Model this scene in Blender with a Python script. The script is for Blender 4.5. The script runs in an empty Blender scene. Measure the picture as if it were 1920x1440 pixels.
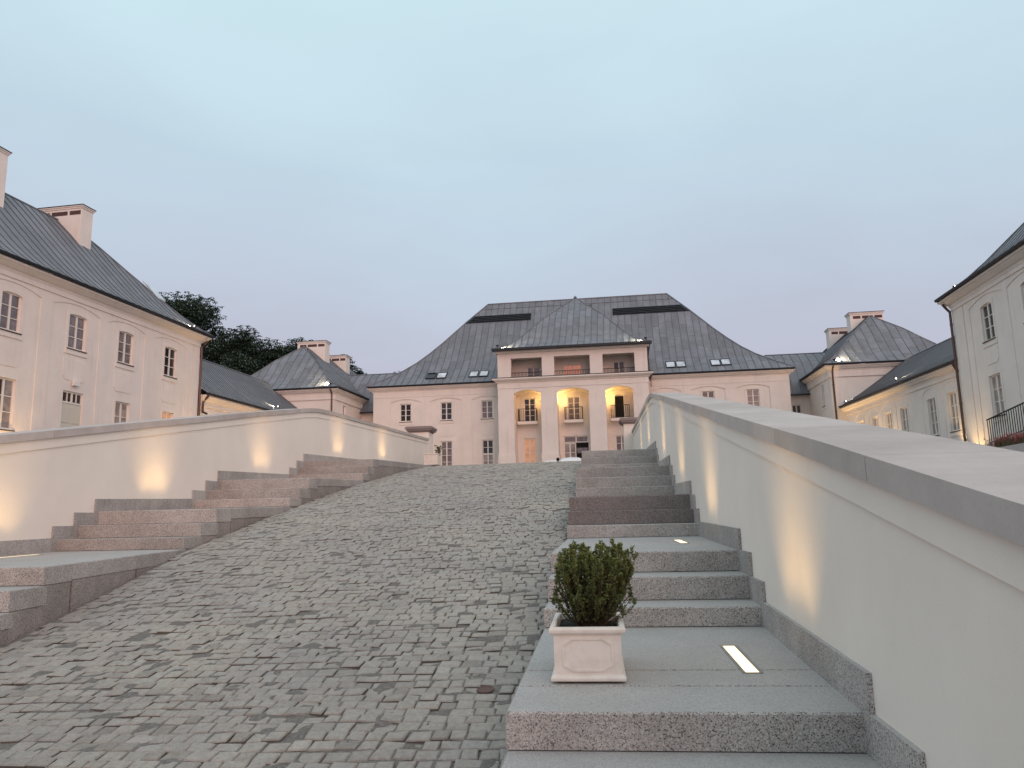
import bpy, bmesh, math, random
import numpy as np
from mathutils import Vector, Matrix
random.seed(7)
rng = np.random.default_rng(11)
S = bpy.context.scene
COL = S.collection
R = math.radians

# ------------------------------------------------------------------ camera
F_PX, PITCH, ROLL, YAW = 1465.0, R(9.7), R(-1.26), R(7.97)
fw = np.array([0, math.cos(PITCH), math.sin(PITCH)]); rt = np.array([1.0, 0, 0]); up = np.cross(rt, fw)
r2 = rt*math.cos(ROLL)+up*math.sin(ROLL); u2 = -rt*math.sin(ROLL)+up*math.cos(ROLL)
c_, s_ = math.cos(YAW), math.sin(YAW)
RZ = np.array([[c_, -s_, 0], [s_, c_, 0], [0, 0, 1]])
r2, u2, fw = RZ@r2, RZ@u2, RZ@fw
cam = bpy.data.cameras.new('camera'); cam.sensor_width = 36; cam.lens = F_PX/1920*36
cam.clip_start = 0.05; cam.clip_end = 3000
co = bpy.data.objects.new('camera', cam); COL.objects.link(co)
co.matrix_world = Matrix([[r2[0], u2[0], -fw[0], 0], [r2[1], u2[1], -fw[1], 0], [r2[2], u2[2], -fw[2], 0], [0, 0, 0, 1]])
S.camera = co

# ------------------------------------------------------------------ sky, sun, exposure
SUN_EL, SUN_AZ = R(14), R(150)          # azimuth clockwise from +Y (behind the viewer, to the right)
W = bpy.data.worlds.new('World'); S.world = W; W.use_nodes = True
nt = W.node_tree; nt.nodes.clear()
def wn(t, **k):
    n = nt.nodes.new(t)
    for a, b in k.items(): setattr(n, a, b)
    return n
out = wn('ShaderNodeOutputWorld'); bg = wn('ShaderNodeBackground'); tc = wn('ShaderNodeTexCoord'); sep = wn('ShaderNodeSeparateXYZ')
sky = wn('ShaderNodeTexSky'); sky.sky_type = 'NISHITA'; sky.sun_disc = False
sky.sun_elevation = R(4); sky.sun_rotation = SUN_AZ; sky.air_density = 1.2; sky.dust_density = 2.0; sky.ozone_density = 2.0
skm = wn('ShaderNodeVectorMath', operation='SCALE'); skm.inputs['Scale'].default_value = 0.05
ramp = wn('ShaderNodeValToRGB'); ramp.color_ramp.interpolation = 'LINEAR'
els = ramp.color_ramp.elements
def lin(r, g, b):
    f = lambda v: (v/255/12.92) if v/255 <= .04045 else ((v/255+.055)/1.055)**2.4
    return (f(r), f(g), f(b), 1)
stops = [(0.0, lin(190, 187, 203)), (.20, lin(192, 193, 210)), (.26, lin(193, 199, 216)), (.326, lin(195, 208, 224)), (.375, lin(197, 214, 229)), (.434, lin(198, 219, 233)), (.51, lin(202, 226, 238)), (.59, lin(206, 232, 242)), (1.0, (.86, .96, 1.02, 1))]
els[0].position, els[0].color = stops[0]; els[1].position, els[1].color = stops[-1]
for p, c in stops[1:-1]:
    e = els.new(p); e.color = c
noi = wn('ShaderNodeTexNoise'); noi.inputs['Scale'].default_value = 1.6; noi.inputs['Detail'].default_value = 5; noi.inputs['Roughness'].default_value = .45
mp = wn('ShaderNodeMapping'); mp.inputs['Scale'].default_value = (1, 1, 2.6)
mr = wn('ShaderNodeMapRange'); mr.inputs[1].default_value = .3; mr.inputs[2].default_value = .7; mr.inputs[3].default_value = -.05; mr.inputs[4].default_value = .05
ad = wn('ShaderNodeMath', operation='ADD')
L = nt.links.new
L(tc.outputs['Generated'], sep.inputs[0]); L(tc.outputs['Generated'], mp.inputs[0]); L(mp.outputs[0], noi.inputs['Vector'])
L(noi.outputs['Fac'], mr.inputs[0]); L(sep.outputs['Z'], ad.inputs[0]); L(mr.outputs[0], ad.inputs[1]); L(ad.outputs[0], ramp.inputs[0])
mx = wn('ShaderNodeMix', data_type='RGBA'); mx.inputs[0].default_value = 0.94
L(sky.outputs[0], skm.inputs[0]); L(skm.outputs[0], mx.inputs[6]); L(ramp.outputs[0], mx.inputs[7])
# thin uneven veil of high cloud
n2 = wn('ShaderNodeTexNoise'); n2.inputs['Scale'].default_value = 2.3; n2.inputs['Detail'].default_value = 6; n2.inputs['Roughness'].default_value = .5; n2.inputs['Distortion'].default_value = .6
m2 = wn('ShaderNodeMapping'); m2.inputs['Scale'].default_value = (1, 1.3, 3.2); m2.inputs['Location'].default_value = (3.1, 1.7, .4); L(tc.outputs['Generated'], m2.inputs[0]); L(m2.outputs[0], n2.inputs['Vector'])
v2 = wn('ShaderNodeMapRange'); v2.inputs[1].default_value = .3; v2.inputs[2].default_value = .7; v2.inputs[3].default_value = .965; v2.inputs[4].default_value = 1.035; L(n2.outputs['Fac'], v2.inputs[0])
vm = wn('ShaderNodeVectorMath', operation='SCALE'); L(mx.outputs[2], vm.inputs[0]); L(v2.outputs[0], vm.inputs['Scale'])
L(vm.outputs[0], bg.inputs[0]); bg.inputs[1].default_value = 1.035; L(bg.outputs[0], out.inputs[0])

sl = bpy.data.lights.new('sun', 'SUN'); sl.energy = 1.5; sl.angle = R(50); sl.color = (1.0, 0.55, 0.41)
so = bpy.data.objects.new('sun', sl); COL.objects.link(so)
sd_ = Vector((math.sin(SUN_AZ)*math.cos(SUN_EL), math.cos(SUN_AZ)*math.cos(SUN_EL), math.sin(SUN_EL)))
so.rotation_euler = sd_.to_track_quat('Z', 'Y').to_euler()
S.view_settings.view_transform = 'Standard'; S.view_settings.look = 'None'; S.view_settings.exposure = 0.0; S.view_settings.gamma = 1
S.cycles.use_denoising = True; S.cycles.max_bounces = 6
S.cycles.sample_clamp_indirect = 4.0

# ------------------------------------------------------------------ materials
def mat(name, base, rough=.8, metal=0.0, spec=.4, build=None):
    m = bpy.data.materials.new(name); m.use_nodes = True
    t = m.node_tree; b = t.nodes['Principled BSDF']
    b.inputs['Base Color'].default_value = (*base, 1); b.inputs['Roughness'].default_value = rough
    b.inputs['Metallic'].default_value = metal; b.inputs['Specular IOR Level'].default_value = spec
    if build: build(t, b)
    return m
def nz(t, scale, detail=4, rough=.55, coord='Object', obj=None, stretch=None):
    c = t.nodes.new('ShaderNodeNewGeometry')
    n = t.nodes.new('ShaderNodeTexNoise'); n.inputs['Scale'].default_value = scale; n.inputs['Detail'].default_value = detail; n.inputs['Roughness'].default_value = rough
    if stretch:
        q = t.nodes.new('ShaderNodeMapping'); q.inputs['Scale'].default_value = stretch
        t.links.new(c.outputs['Position'], q.inputs[0]); t.links.new(q.outputs[0], n.inputs['Vector'])
    else: t.links.new(c.outputs['Position'], n.inputs['Vector'])
    return n
def rampn(t, src, stops):
    r = t.nodes.new('ShaderNodeValToRGB'); e = r.color_ramp.elements
    e[0].position, e[0].color = stops[0][0], (*stops[0][1], 1); e[1].position, e[1].color = stops[-1][0], (*stops[-1][1], 1)
    for p, c in stops[1:-1]:
        q = e.new(p); q.color = (*c, 1)
    t.links.new(src, r.inputs[0]); return r
def mixc(t, mode, fac, a, b):
    m = t.nodes.new('ShaderNodeMix'); m.data_type = 'RGBA'; m.blend_type = mode
    if isinstance(fac, float): m.inputs[0].default_value = fac
    else: t.links.new(fac, m.inputs[0])
    for i, v in ((6, a), (7, b)):
        if isinstance(v, tuple): m.inputs[i].default_value = (*v, 1)
        else: t.links.new(v, m.inputs[i])
    return m.outputs[2]
def bump(t, b, src, dist, strength=1.0):
    n = t.nodes.new('ShaderNodeBump'); n.inputs['Distance'].default_value = dist; n.inputs['Strength'].default_value = strength
    t.links.new(src, n.inputs['Height']); t.links.new(n.outputs[0], b.inputs['Normal'])

def stucco_b(c, streak=.6):
    def f(t, b):
        big = nz(t, .9, 5, .6); st = nz(t, .5, 4, .6, stretch=(1.6, 1.6, .4)); fine = nz(t, 90, 3, .6); spots = nz(t, 9, 2, .7)
        k = rampn(t, big.outputs['Fac'], [(.3, tuple(v*.90 for v in c)), (.7, c)])
        k2 = rampn(t, st.outputs['Fac'], [(.3, (.965, .96, .955)), (.6, (1, 1, 1))])
        k3 = rampn(t, spots.outputs['Fac'], [(.22, (.72, .68, .62)), (.27, (1, 1, 1))])
        rs = nz(t, 1.0, 5, .65, stretch=(5, 5, .3)); k4 = rampn(t, rs.outputs['Fac'], [(.56, (1, 1, 1)), (.74, (.86, .84, .81))])
        o = mixc(t, 'MULTIPLY', 1.0, k.outputs[0], k2.outputs[0]); o = mixc(t, 'MULTIPLY', .5, o, k3.outputs[0]); o = mixc(t, 'MULTIPLY', streak, o, k4.outputs[0])
        t.links.new(o, b.inputs['Base Color']); bump(t, b, fine.outputs['Fac'], .002, .35)
    return f
STUCCO = mat('cream_stucco', (.8, .7, .6), .9, build=stucco_b((.90, .81, .735)))
WHITEW = mat('ramp_wall_stucco', (.8, .72, .63), .9, build=stucco_b((.92, .835, .745), .0))

def granite_b(c, k=1.0):
    def f(t, b):
        g = t.nodes.new('ShaderNodeNewGeometry'); v = t.nodes.new('ShaderNodeTexVoronoi'); v.inputs['Scale'].default_value = 210*k
        t.links.new(g.outputs['Position'], v.inputs['Vector'])
        sp = t.nodes.new('ShaderNodeSeparateColor'); t.links.new(v.outputs['Color'], sp.inputs[0])
        gr = rampn(t, sp.outputs[0], [(0.0, tuple(x*.22 for x in c)), (.12, tuple(x*.38 for x in c)), (.22, tuple(x*.8 for x in c)), (.6, c), (.82, tuple(min(1, x*1.18) for x in c)), (1.0, tuple(min(1, x*1.4) for x in c))])
        pk = rampn(t, sp.outputs[1], [(.45, (1, 1, 1)), (.8, (1.0, .90, .84))])
        big = nz(t, 2.2, 5, .65); bg_ = rampn(t, big.outputs['Fac'], [(.3, (.74, .73, .72)), (.62, (1, 1, 1))])
        o = mixc(t, 'MULTIPLY', 1.0, gr.outputs[0], pk.outputs[0]); o = mixc(t, 'MULTIPLY', 1.0, o, bg_.outputs[0])
        oi = t.nodes.new('ShaderNodeObjectInfo'); orr = rampn(t, oi.outputs['Random'], [(0, (.86, .85, .85)), (1, (1.08, 1.06, 1.05))])
        o = mixc(t, 'MULTIPLY', 1.0, o, orr.outputs[0])
        sn = t.nodes.new('ShaderNodeSeparateXYZ'); t.links.new(g.outputs['True Normal'], sn.inputs[0])
        fl = rampn(t, sn.outputs[2], [(.80, (0, 0, 0)), (.95, (.55, .55, .55))]); o = mixc(t, 'MIX', fl.outputs[0], o, tuple(x*.93 for x in c))     # flamed walking surface
        t.links.new(o, b.inputs['Base Color']); fn = nz(t, 220, 3, .7); bump(t, b, fn.outputs['Fac'], .002, .5)
    return f
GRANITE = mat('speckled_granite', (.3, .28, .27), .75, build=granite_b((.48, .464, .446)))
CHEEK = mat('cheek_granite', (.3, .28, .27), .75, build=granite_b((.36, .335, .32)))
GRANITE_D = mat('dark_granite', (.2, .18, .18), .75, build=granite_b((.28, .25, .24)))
def coping_b(t, b):
    a = nz(t, 2.5, 6, .7); k = rampn(t, a.outputs['Fac'], [(.3, (.45, .40, .37)), (.7, (.57, .515, .48))]); s_n = nz(t, 70, 3, .7); q = rampn(t, s_n.outputs['Fac'], [(.28, (.80, .79, .78)), (.4, (1, 1, 1))])
    o = mixc(t, 'MULTIPLY', 1.0, k.outputs[0], q.outputs[0]); oi = t.nodes.new('ShaderNodeObjectInfo'); o = mixc(t, 'MULTIPLY', 1.0, o, rampn(t, oi.outputs['Random'], [(0, (.9, .89, .88)), (1, (1.06, 1.05, 1.05))]).outputs[0])
    t.links.new(o, b.inputs['Base Color']); bump(t, b, s_n.outputs['Fac'], .002, .4)
COPING_D = mat('pillar_cap_stone', (.27, .22, .205), .8)
COPING = mat('coping_sandstone', (.44, .4, .38), .8, build=coping_b)

def sett_b(t, b):
    a = t.nodes.new('ShaderNodeAttribute'); a.attribute_name = 'tone'
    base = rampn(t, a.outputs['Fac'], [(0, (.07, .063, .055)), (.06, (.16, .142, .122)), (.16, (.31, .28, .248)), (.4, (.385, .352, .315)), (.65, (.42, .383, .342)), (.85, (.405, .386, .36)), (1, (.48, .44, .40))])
    gr = nz(t, 260, 2, .7); gk = rampn(t, gr.outputs['Fac'], [(.30, (.45, .45, .45)), (.45, (1, 1, 1)), (.7, (1.3, 1.28, 1.26))])
    md = nz(t, 26, 4, .7); mk = rampn(t, md.outputs['Fac'], [(.3, (.78, .78, .79)), (.65, (1.08, 1.07, 1.05))])
    big = nz(t, .55, 4, .6); bk = rampn(t, big.outputs['Fac'], [(.32, (.88, .88, .90)), (.62, (1.06, 1.05, 1.02))])
    o = mixc(t, 'MULTIPLY', 1.0, base.outputs[0], gk.outputs[0]); o = mixc(t, 'MULTIPLY', 1.0, o, mk.outputs[0]); o = mixc(t, 'MULTIPLY', 1.0, o, bk.outputs[0])
    # pale dusty track down the left half of the ramp
    sk = nz(t, 1.1, 5, .7, stretch=(1.6, .55, 1)); kk = rampn(t, sk.outputs['Fac'], [(.54, (0, 0, 0)), (.68, (.3, .3, .3))])
    o = mixc(t, 'MIX', kk.outputs[0], o, (.42, .40, .39))
    t.links.new(o, b.inputs['Base Color']); h = nz(t, 75, 5, .75); bump(t, b, h.outputs['Fac'], .009, 1.0)
SETT = mat('sett_stone', (.2, .2, .18), .82, build=sett_b)
def sand_b(t, b):
    n = nz(t, 45, 5, .7); k = rampn(t, n.outputs['Fac'], [(.3, (.10, .09, .08)), (.7, (.26, .235, .21))]); t.links.new(k.outputs[0], b.inputs['Base Color']); bump(t, b, n.outputs['Fac'], .01, 1)
SAND = mat('joint_sand', (.1, .1, .09), .95, build=sand_b)
def ground_b(t, b):
    n = nz(t, .4, 6, .7); k = rampn(t, n.outputs['Fac'], [(.35, (.12, .115, .10)), (.65, (.19, .18, .165))]); t.links.new(k.outputs[0], b.inputs['Base Color'])
GROUND = mat('courtyard_gravel', (.15, .15, .13), .95, build=ground_b)

def zinc_b(c):
    def f(t, b):
        oi = t.nodes.new('ShaderNodeObjectInfo'); k = rampn(t, oi.outputs['Random'], [(0, tuple(v*.86 for v in c)), (.5, c), (1, tuple(v*1.13 for v in c))])
        n = nz(t, 1.1, 5, .65); q = rampn(t, n.outputs['Fac'], [(.3, (.80, .80, .79)), (.65, (1.06, 1.06, 1.08))])
        st = nz(t, 3, 4, .6, stretch=(1, .35, .35)); q2 = rampn(t, st.outputs['Fac'], [(.35, (.88, .88, .87)), (.6, (1, 1, 1))])
        o = mixc(t, 'MULTIPLY', 1.0, k.outputs[0], q.outputs[0]); o = mixc(t, 'MULTIPLY', 1.0, o, q2.outputs[0]); t.links.new(o, b.inputs['Base Color'])
        f_ = nz(t, 25, 3, .6); bump(t, b, f_.outputs['Fac'], .004, .25)
    return f
ZINC = mat('zinc_sheet', (.17, .185, .195), .6, .12, build=zinc_b((.205, .213, .236)))
SEAM = mat('zinc_seam', (.085, .084, .088), .6, .1)
GUTTER = mat('gutter_dark', (.035, .04, .047), .45, .5)
PIPE = mat('copper_downpipe', (.13, .085, .07), .45, .6)
IRON = mat('black_iron', (.018, .017, .018), .5, .5)
FRAMEW = mat('painted_window_wood', (.84, .79, .72), .55)
DOORM = mat('painted_door', (.66, .62, .52), .6)
SILL = mat('sill_lead', (.10, .085, .08), .5, .3)
def glass(name, c, e=None, es=0.0):
    def f(t, b):
        b.inputs['Coat Weight'].default_value = .6; b.inputs['Coat Roughness'].default_value = .03
        n = nz(t, 2.4, 3, .6); k = rampn(t, n.outputs['Fac'], [(.35, tuple(v*.65 for v in c)), (.65, tuple(v*1.25 for v in c))]); t.links.new(k.outputs[0], b.inputs['Base Color'])
        if e:
            b.inputs['Emission Color'].default_value = (*e, 1); b.inputs['Emission Strength'].default_value = es
    return mat(name, c, .2, build=f)
G_DARK = glass('pane_dark', (.035, .026, .026)); G_MID = glass('pane_curtained', (.20, .16, .16)); G_PALE = glass('pane_pale_curtain', (.33, .28, .26))
G_WARM = glass('pane_lit_warm', (.5, .3, .18), (1.0, .42, .18), .30); G_ROSE = glass('pane_lit_rose', (.5, .22, .15), (1.0, .34, .2), .30)
G_SKY = glass('skylight_pane', (.55, .58, .63))
VENT = mat('brick_vent', (.10, .055, .05), .9)
SLAT = mat('vent_slat', (.03, .034, .04), .6, .3)
BLACK = mat('dark_interior', (.012, .010, .010), .9)
def emis(name, c, s):
    m = mat(name, c, .3); b = m.node_tree.nodes['Principled BSDF']; b.inputs['Emission Color'].default_value = (*c, 1); b.inputs['Emission Strength'].default_value = s; return m
LENS = emis('lamp_lens', (1.0, .78, .46), 1.7); LENSW = emis('flood_lens', (1.0, .93, .8), 6.0)
STEEL = mat('steel_rim', (.35, .34, .33), .4, .8)
PLANTER = mat('planter_white', (.7, .6, .5), .6, build=lambda t, b: (lambda n: (t.links.new(rampn(t, n.outputs['Fac'], [(.22, (.42, .36, .30)), (.32, (.74, .665, .59)), (.6, (.84, .765, .69))]).outputs[0], b.inputs['Base Color'])))(nz(t, 14, 5, .6)))
SOIL = mat('potting_soil', (.022, .017, .014), .95, build=lambda t, b: bump(t, b, nz(t, 90, 4, .7).outputs['Fac'], .01, 1))
def leaf_b(c0, c1):
    def f(t, b):
        a = t.nodes.new('ShaderNodeAttribute'); a.attribute_name = 'tone'; k = rampn(t, a.outputs['Fac'], [(0, c0), (1, c1)]); t.links.new(k.outputs[0], b.inputs['Base Color'])
    return f
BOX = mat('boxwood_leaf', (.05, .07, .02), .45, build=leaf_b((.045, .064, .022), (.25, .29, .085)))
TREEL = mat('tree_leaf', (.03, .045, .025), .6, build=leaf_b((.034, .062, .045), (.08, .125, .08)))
BARK = mat('bark', (.045, .035, .028), .9)
TWIG = mat('twig', (.07, .05, .03), .85)
RUST = mat('rusty_iron', (.15, .095, .08), .8, .3)
CARW = mat('white_car_paint', (.8, .8, .8), .25); TYRE = mat('tyre_rubber', (.02, .02, .02), .9); CARG = mat('car_glass', (.03, .03, .035), .1)
RED = mat('red_petal', (.35, .02, .02), .6); SKIN = mat('skin', (.5, .3, .22), .6); CLOTH = mat('dark_jacket', (.03, .03, .04), .9); HAIR = mat('dark_hair', (.012, .01, .009), .7)
STRAW = mat('dry_stalks', (.16, .12, .07), .9)

# ------------------------------------------------------------------ mesh helpers
class MB:
    def __init__(s): s.v = []; s.f = []; s.mi = []; s.tone = None
    def add(s, pts, faces, m=0):
        o = len(s.v); s.v += [tuple(map(float, p)) for p in pts]; s.f += [tuple(i+o for i in q) for q in faces]; s.mi += [m]*len(faces)
    def quad(s, a, b, c, d, m=0): s.add([a, b, c, d], [(0, 1, 2, 3)], m)
    def hexa(s, bot, top, m=0): s.add(list(bot)+list(top), [(3, 2, 1, 0), (4, 5, 6, 7), (0, 1, 5, 4), (1, 2, 6, 5), (2, 3, 7, 6), (3, 0, 4, 7)], m)
    def chexa(s, bot, top, c, drop=None, m=0):
        """block with chamfered top edges"""
        top = [np.array(p, float) for p in top]; cen = sum(top)/4
        inn = []
        for i in range(4):
            a, b = top[(i+1) % 4]-top[i], top[i-1]-top[i]
            inn.append(top[i]+a/np.linalg.norm(a)*c+b/np.linalg.norm(b)*c)
        mid = [p-np.array([0, 0, drop or c]) for p in top]
        s.add(list(bot)+mid+inn, [(3, 2, 1, 0), (0, 1, 5, 4), (1, 2, 6, 5), (2, 3, 7, 6), (3, 0, 4, 7), (4, 5, 9, 8), (5, 6, 10, 9), (6, 7, 11, 10), (7, 4, 8, 11), (8, 9, 10, 11)], m)
    def prism(s, poly, vec, m=0):
        n = len(poly); vec = np.array(vec, float); q = [np.array(p, float)+vec for p in poly]
        s.add(list(poly)+q, [tuple(range(n-1, -1, -1)), tuple(range(n, 2*n))]+[(i, (i+1) % n, n+(i+1) % n, n+i) for i in range(n)], m)
    def bar(s, a, b, w, h=None, m=0):
        a, b = np.array(a, float), np.array(b, float); d = b-a; d /= np.linalg.norm(d); h = h or w
        z = np.array([0, 0, 1.0]) if abs(d[2]) < .95 else np.array([1.0, 0, 0])
        x = np.cross(d, z); x /= np.linalg.norm(x); y = np.cross(x, d); x *= w/2; y *= h/2
        s.hexa([a-x-y, a+x-y, a+x+y, a-x+y], [b-x-y, b+x-y, b+x+y, b-x+y], m)
    def tube(s, pts, rad, n=8, m=0, cap=True):
        pts = [np.array(p, float) for p in pts]; rads = rad if isinstance(rad, (list, tuple)) else [rad]*len(pts); o = len(s.v)
        for i, p in enumerate(pts):
            d = pts[min(i+1, len(pts)-1)]-pts[max(i-1, 0)]; d = d/(np.linalg.norm(d)+1e-9)
            z = np.array([0, 0, 1.0]) if abs(d[2]) < .9 else np.array([1.0, 0, 0])
            x = np.cross(d, z); x /= np.linalg.norm(x); y = np.cross(x, d)
            for k in range(n):
                a = 2*math.pi*k/n; s.v.append(tuple(p+rads[i]*(math.cos(a)*x+math.sin(a)*y)))
        for i in range(len(pts)-1):
            for k in range(n):
                s.f.append((o+i*n+k, o+i*n+(k+1) % n, o+(i+1)*n+(k+1) % n, o+(i+1)*n+k)); s.mi.append(m)
        if cap:
            s.f.append(tuple(o+k for k in range(n-1, -1, -1))); s.f.append(tuple(o+(len(pts)-1)*n+k for k in range(n))); s.mi += [m, m]
    def build(s, name, mats, parent=None, smooth=False, loc=None, tone=None, kind=None):
        base = np.array(parent_world(parent)) if parent is not None else np.zeros(3)
        v = np.array(s.v, float)-base
        o3 = np.zeros(3)
        if parent is None and loc is not None: o3 = np.array(loc, float); v = v-o3
        me = bpy.data.meshes.new(name); me.from_pydata(v.tolist(), [], s.f)
        for m in (mats if isinstance(mats, (list, tuple)) else [mats]): me.materials.append(m)
        if isinstance(mats, (list, tuple)) and len(mats) > 1: me.polygons.foreach_set('material_index', s.mi)
        if smooth: me.polygons.foreach_set('use_smooth', [True]*len(me.polygons))
        if tone is not None:
            at = me.attributes.new('tone', 'FLOAT', 'FACE'); at.data.foreach_set('value', tone if hasattr(tone, '__len__') else [tone]*len(me.polygons))
        o = bpy.data.objects.new(name, me); COL.objects.link(o)
        if parent is not None: o.parent = parent
        o.location = o3 if parent is None else (0, 0, 0)
        if kind: o['kind'] = kind
        return o
def parent_world(p):
    w = np.zeros(3)
    while p is not None:
        w += np.array(p.location); p = p.parent
    return w
def thing(name, loc, label, cat, group=None):
    o = bpy.data.objects.new(name, None); COL.objects.link(o); o.location = loc; o.empty_display_size = .2
    return tag(o, label, cat, group)
def tag(o, label, cat, group=None, kind=None):
    o['label'] = label; o['category'] = cat
    if group: o['group'] = group
    if kind: o['kind'] = kind
    return o
class Fr:
    """local frame: u along the wall, o outwards, z up"""
    def __init__(s, p, d, n): s.p = np.array([p[0], p[1], 0.0]); s.d = np.array([d[0], d[1], 0.0]); s.n = np.array([n[0], n[1], 0.0])
    def __call__(s, u, o, z): return s.p+s.d*u+s.n*o+np.array([0, 0, z])
    def box(s, mb, u0, u1, o0, o1, z0, z1, m=0):
        mb.hexa([s(u0, o0, z0), s(u1, o0, z0), s(u1, o1, z0), s(u0, o1, z0)], [s(u0, o0, z1), s(u1, o0, z1), s(u1, o1, z1), s(u0, o1, z1)], m)
    def part(s, name, mt, parent, *boxes):
        mb = MB()
        for b in boxes: s.box(mb, *b)
        return mb.build(name, mt, parent)

# ------------------------------------------------------------------ stair frame and ramp profile
A0 = R(7.97-5.83)
SD = np.array([-math.sin(A0), math.cos(A0), 0]); SX = np.array([math.cos(A0), math.sin(A0), 0])
SF = Fr((0, 0), SX, SD)                      # SF(X, D, z)
PD = [-60, -10, 0, 3.6, 6.44, 7.07, 8.5, 9.5, 10.5, 11.65, 13.5, 14.65, 16.35, 18.2, 21.3, 24.3, 27, 29, 32, 36, 60, 400]
PZ = [-3.2, -2.6, -1.72, -1.28, -.86, -.75, -.51, -.33, -.17, .02, .30, .48, .72, .96, 1.33, 1.63, 1.84, 1.96, 2.06, 2.1, 2.1, 2.1]
def pz(D):
    return float((np.interp(D-.6, PD, PZ)+2*np.interp(D, PD, PZ)+np.interp(D+.6, PD, PZ))/4)
def rz(X, D): return pz(D)+.008*(X+5.1)*float(np.clip((34-D)/8, 0, 1))
def xl(D): return float(np.interp(D, [0, 6.4, 9.57, 18, 27, 40], [-4.2, -4.8, -5.18, -5.22, -5.36, -5.6]))
def xr(D): return float(np.interp(D, [0, 3.45, 18.2, 40], [-.44, -.41, -.27, -.1]))
def wall_r(D): return float(np.interp(D, [-5, 3.45, 18.2, 33], [.84, 1.06, 1.44, 1.66]))
WALL_L = -6.92

# ground sheet
gb = MB(); gd = [-300, -60, -30, -10, -4]+[i*1.0 for i in range(-3, 40)]+[50, 70, 120, 400]; gx = [-400, -120, -60, -30, -15, -8, -5, -2, 1, 4, 10, 20, 40, 80, 400]
for D in gd:
    for X in gx: gb.v.append(tuple(SF(X, D, pz(D)-.12)))
for i in range(len(gd)-1):
    for j in range(len(gx)-1):
        a = i*len(gx)+j; gb.f.append((a, a+1, a+len(gx)+1, a+len(gx))); gb.mi.append(0)
g = gb.build('ground', GROUND, smooth=True); g['kind'] = 'structure'

# cobbled ramp: a bed of sand, then setts
rb = MB(); ds = [-3+i*.4 for i in range(15)]+[3.0+i*.045 for i in range(156)]+[10.02+i*.15 for i in range(120)]+[28.2+i*.6 for i in range(14)]; NXR = 90
hs = [(rng.uniform(4, 26), rng.uniform(4, 26)*(-1 if rng.random() < .5 else 1), rng.uniform(0, 6.3)) for _ in range(9)]
for D in ds:
    for k in range(NXR):
        X = xl(D)+(xr(D)-xl(D))*k/(NXR-1); hsum = sum(math.sin(a*X+b*D+c) for a, b, c in hs)/3
        rb.v.append(tuple(SF(X, D, rz(X, D)-.0098-.0085*max(-1.3, min(1.0, hsum)))))       # sand washed out of some joints, packed in others
for i in range(len(ds)-1):
    for k in range(NXR-1): rb.f.append((i*NXR+k, i*NXR+k+1, (i+1)*NXR+k+1, (i+1)*NXR+k)); rb.mi.append(0)
ramp_o = rb.build('cobbled_ramp', SAND, smooth=True); ramp_o['kind'] = 'structure'
field = MB(); ftone = []; cnt = 0; near = []
D = 2.2; row = 0; ph = random.random()*9
while D < 32:
    pitch = random.uniform(.098, .128)
    X = xl(D)+.01+random.uniform(0, .05)
    while X < xr(D)-.06:
        w = random.uniform(.085, .15)
        if X+w > xr(D)-.01: w = xr(D)-.008-X
        wob = lambda x: .018*math.sin(x*2.1+row*.7+ph)+.012*math.sin(x*5.3+row*1.9)
        gp = random.uniform(.0012, .0052); j = lambda: random.uniform(-.0075, .0075)
        x0, x1 = X+gp, X+w-gp; y0, y1 = D+gp, D+pitch-gp
        dz = random.gauss(0, .0035)+(random.uniform(-.02, -.008) if random.random() < .02 else 0); tx, ty = random.gauss(0, .025), random.gauss(0, .025)
        cx, cy = (x0+x1)/2, (y0+y1)/2
        cs = [(x0+j(), y0+wob(x0)+j()), (x1+j(), y0+wob(x1)+j()), (x1+j(), y1+wob(x1)+j()), (x0+j(), y1+wob(x0)+j())]
        top = [SF(a, b, rz(a, b)+dz+tx*(a-cx)+ty*(b-cy)) for a, b in cs]; bot = [SF(a, b, rz(a, b)-.06) for a, b in cs]
        cen = SF(cx, cy, rz(cx, cy)+dz+.004)
        tn = min(1, max(0, random.gauss(.5, .13)+(.3 if random.random() < .03 else 0)-(.3 if random.random() < .03 else 0)))
        rec = (bot, top, cen, tn)
        if (cx+.715)**2+(cy-5.0)**2 < .055**2: X += w; continue
        if len(near) < 300 and D > 3.25 and -2.75 < cx: near.append(rec)
        else:
            n0 = len(field.f); field.chexa(bot, top, .008, .006); field.f.pop(n0); field.mi.pop(n0)     # no underside
            ftone += [.03]*4+[.10+.45*tn]*4+[max(tn, .16)]  # sides and chamfers toned darker: joint dirt, plus shade put into the colour
        X += w
    D += pitch; row += 1
field.build('sett_field', SETT, ramp_o, tone=ftone, kind='stuff')
for bot, top, cen, tn in near:
    m = MB(); top = [np.array(p) for p in top]
    def ring(k, h): return [cen*(1-k)+p*k+np.array([0, 0, h]) for p in top]
    r0, r1, r2_ = ring(1.0, -.009), ring(.93, -.002), ring(.80, .001)
    m.add(list(bot)+r0+r1+r2_, [(0, 1, 5, 4), (1, 2, 6, 5), (2, 3, 7, 6), (3, 0, 4, 7)]+[(4+i, 4+(i+1) % 4, 8+(i+1) % 4, 8+i) for i in range(4)]+[(8+i, 8+(i+1) % 4, 12+(i+1) % 4, 12+i) for i in range(4)]+[(12, 13, 14, 15)])
    m.build('sett', SETT, ramp_o, tone=[.03]*4+[.09+.4*tn]*4+[max(.16, tn-.05)]*4+[max(.16, tn)])  # dark sides and edges: joint dirt and painted shade against sunlit chamfers
m = MB(); p = SF(-.715, 5.0, 0); zc = rz(-.715, 5.0)-.004
for k in range(2): pass
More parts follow.
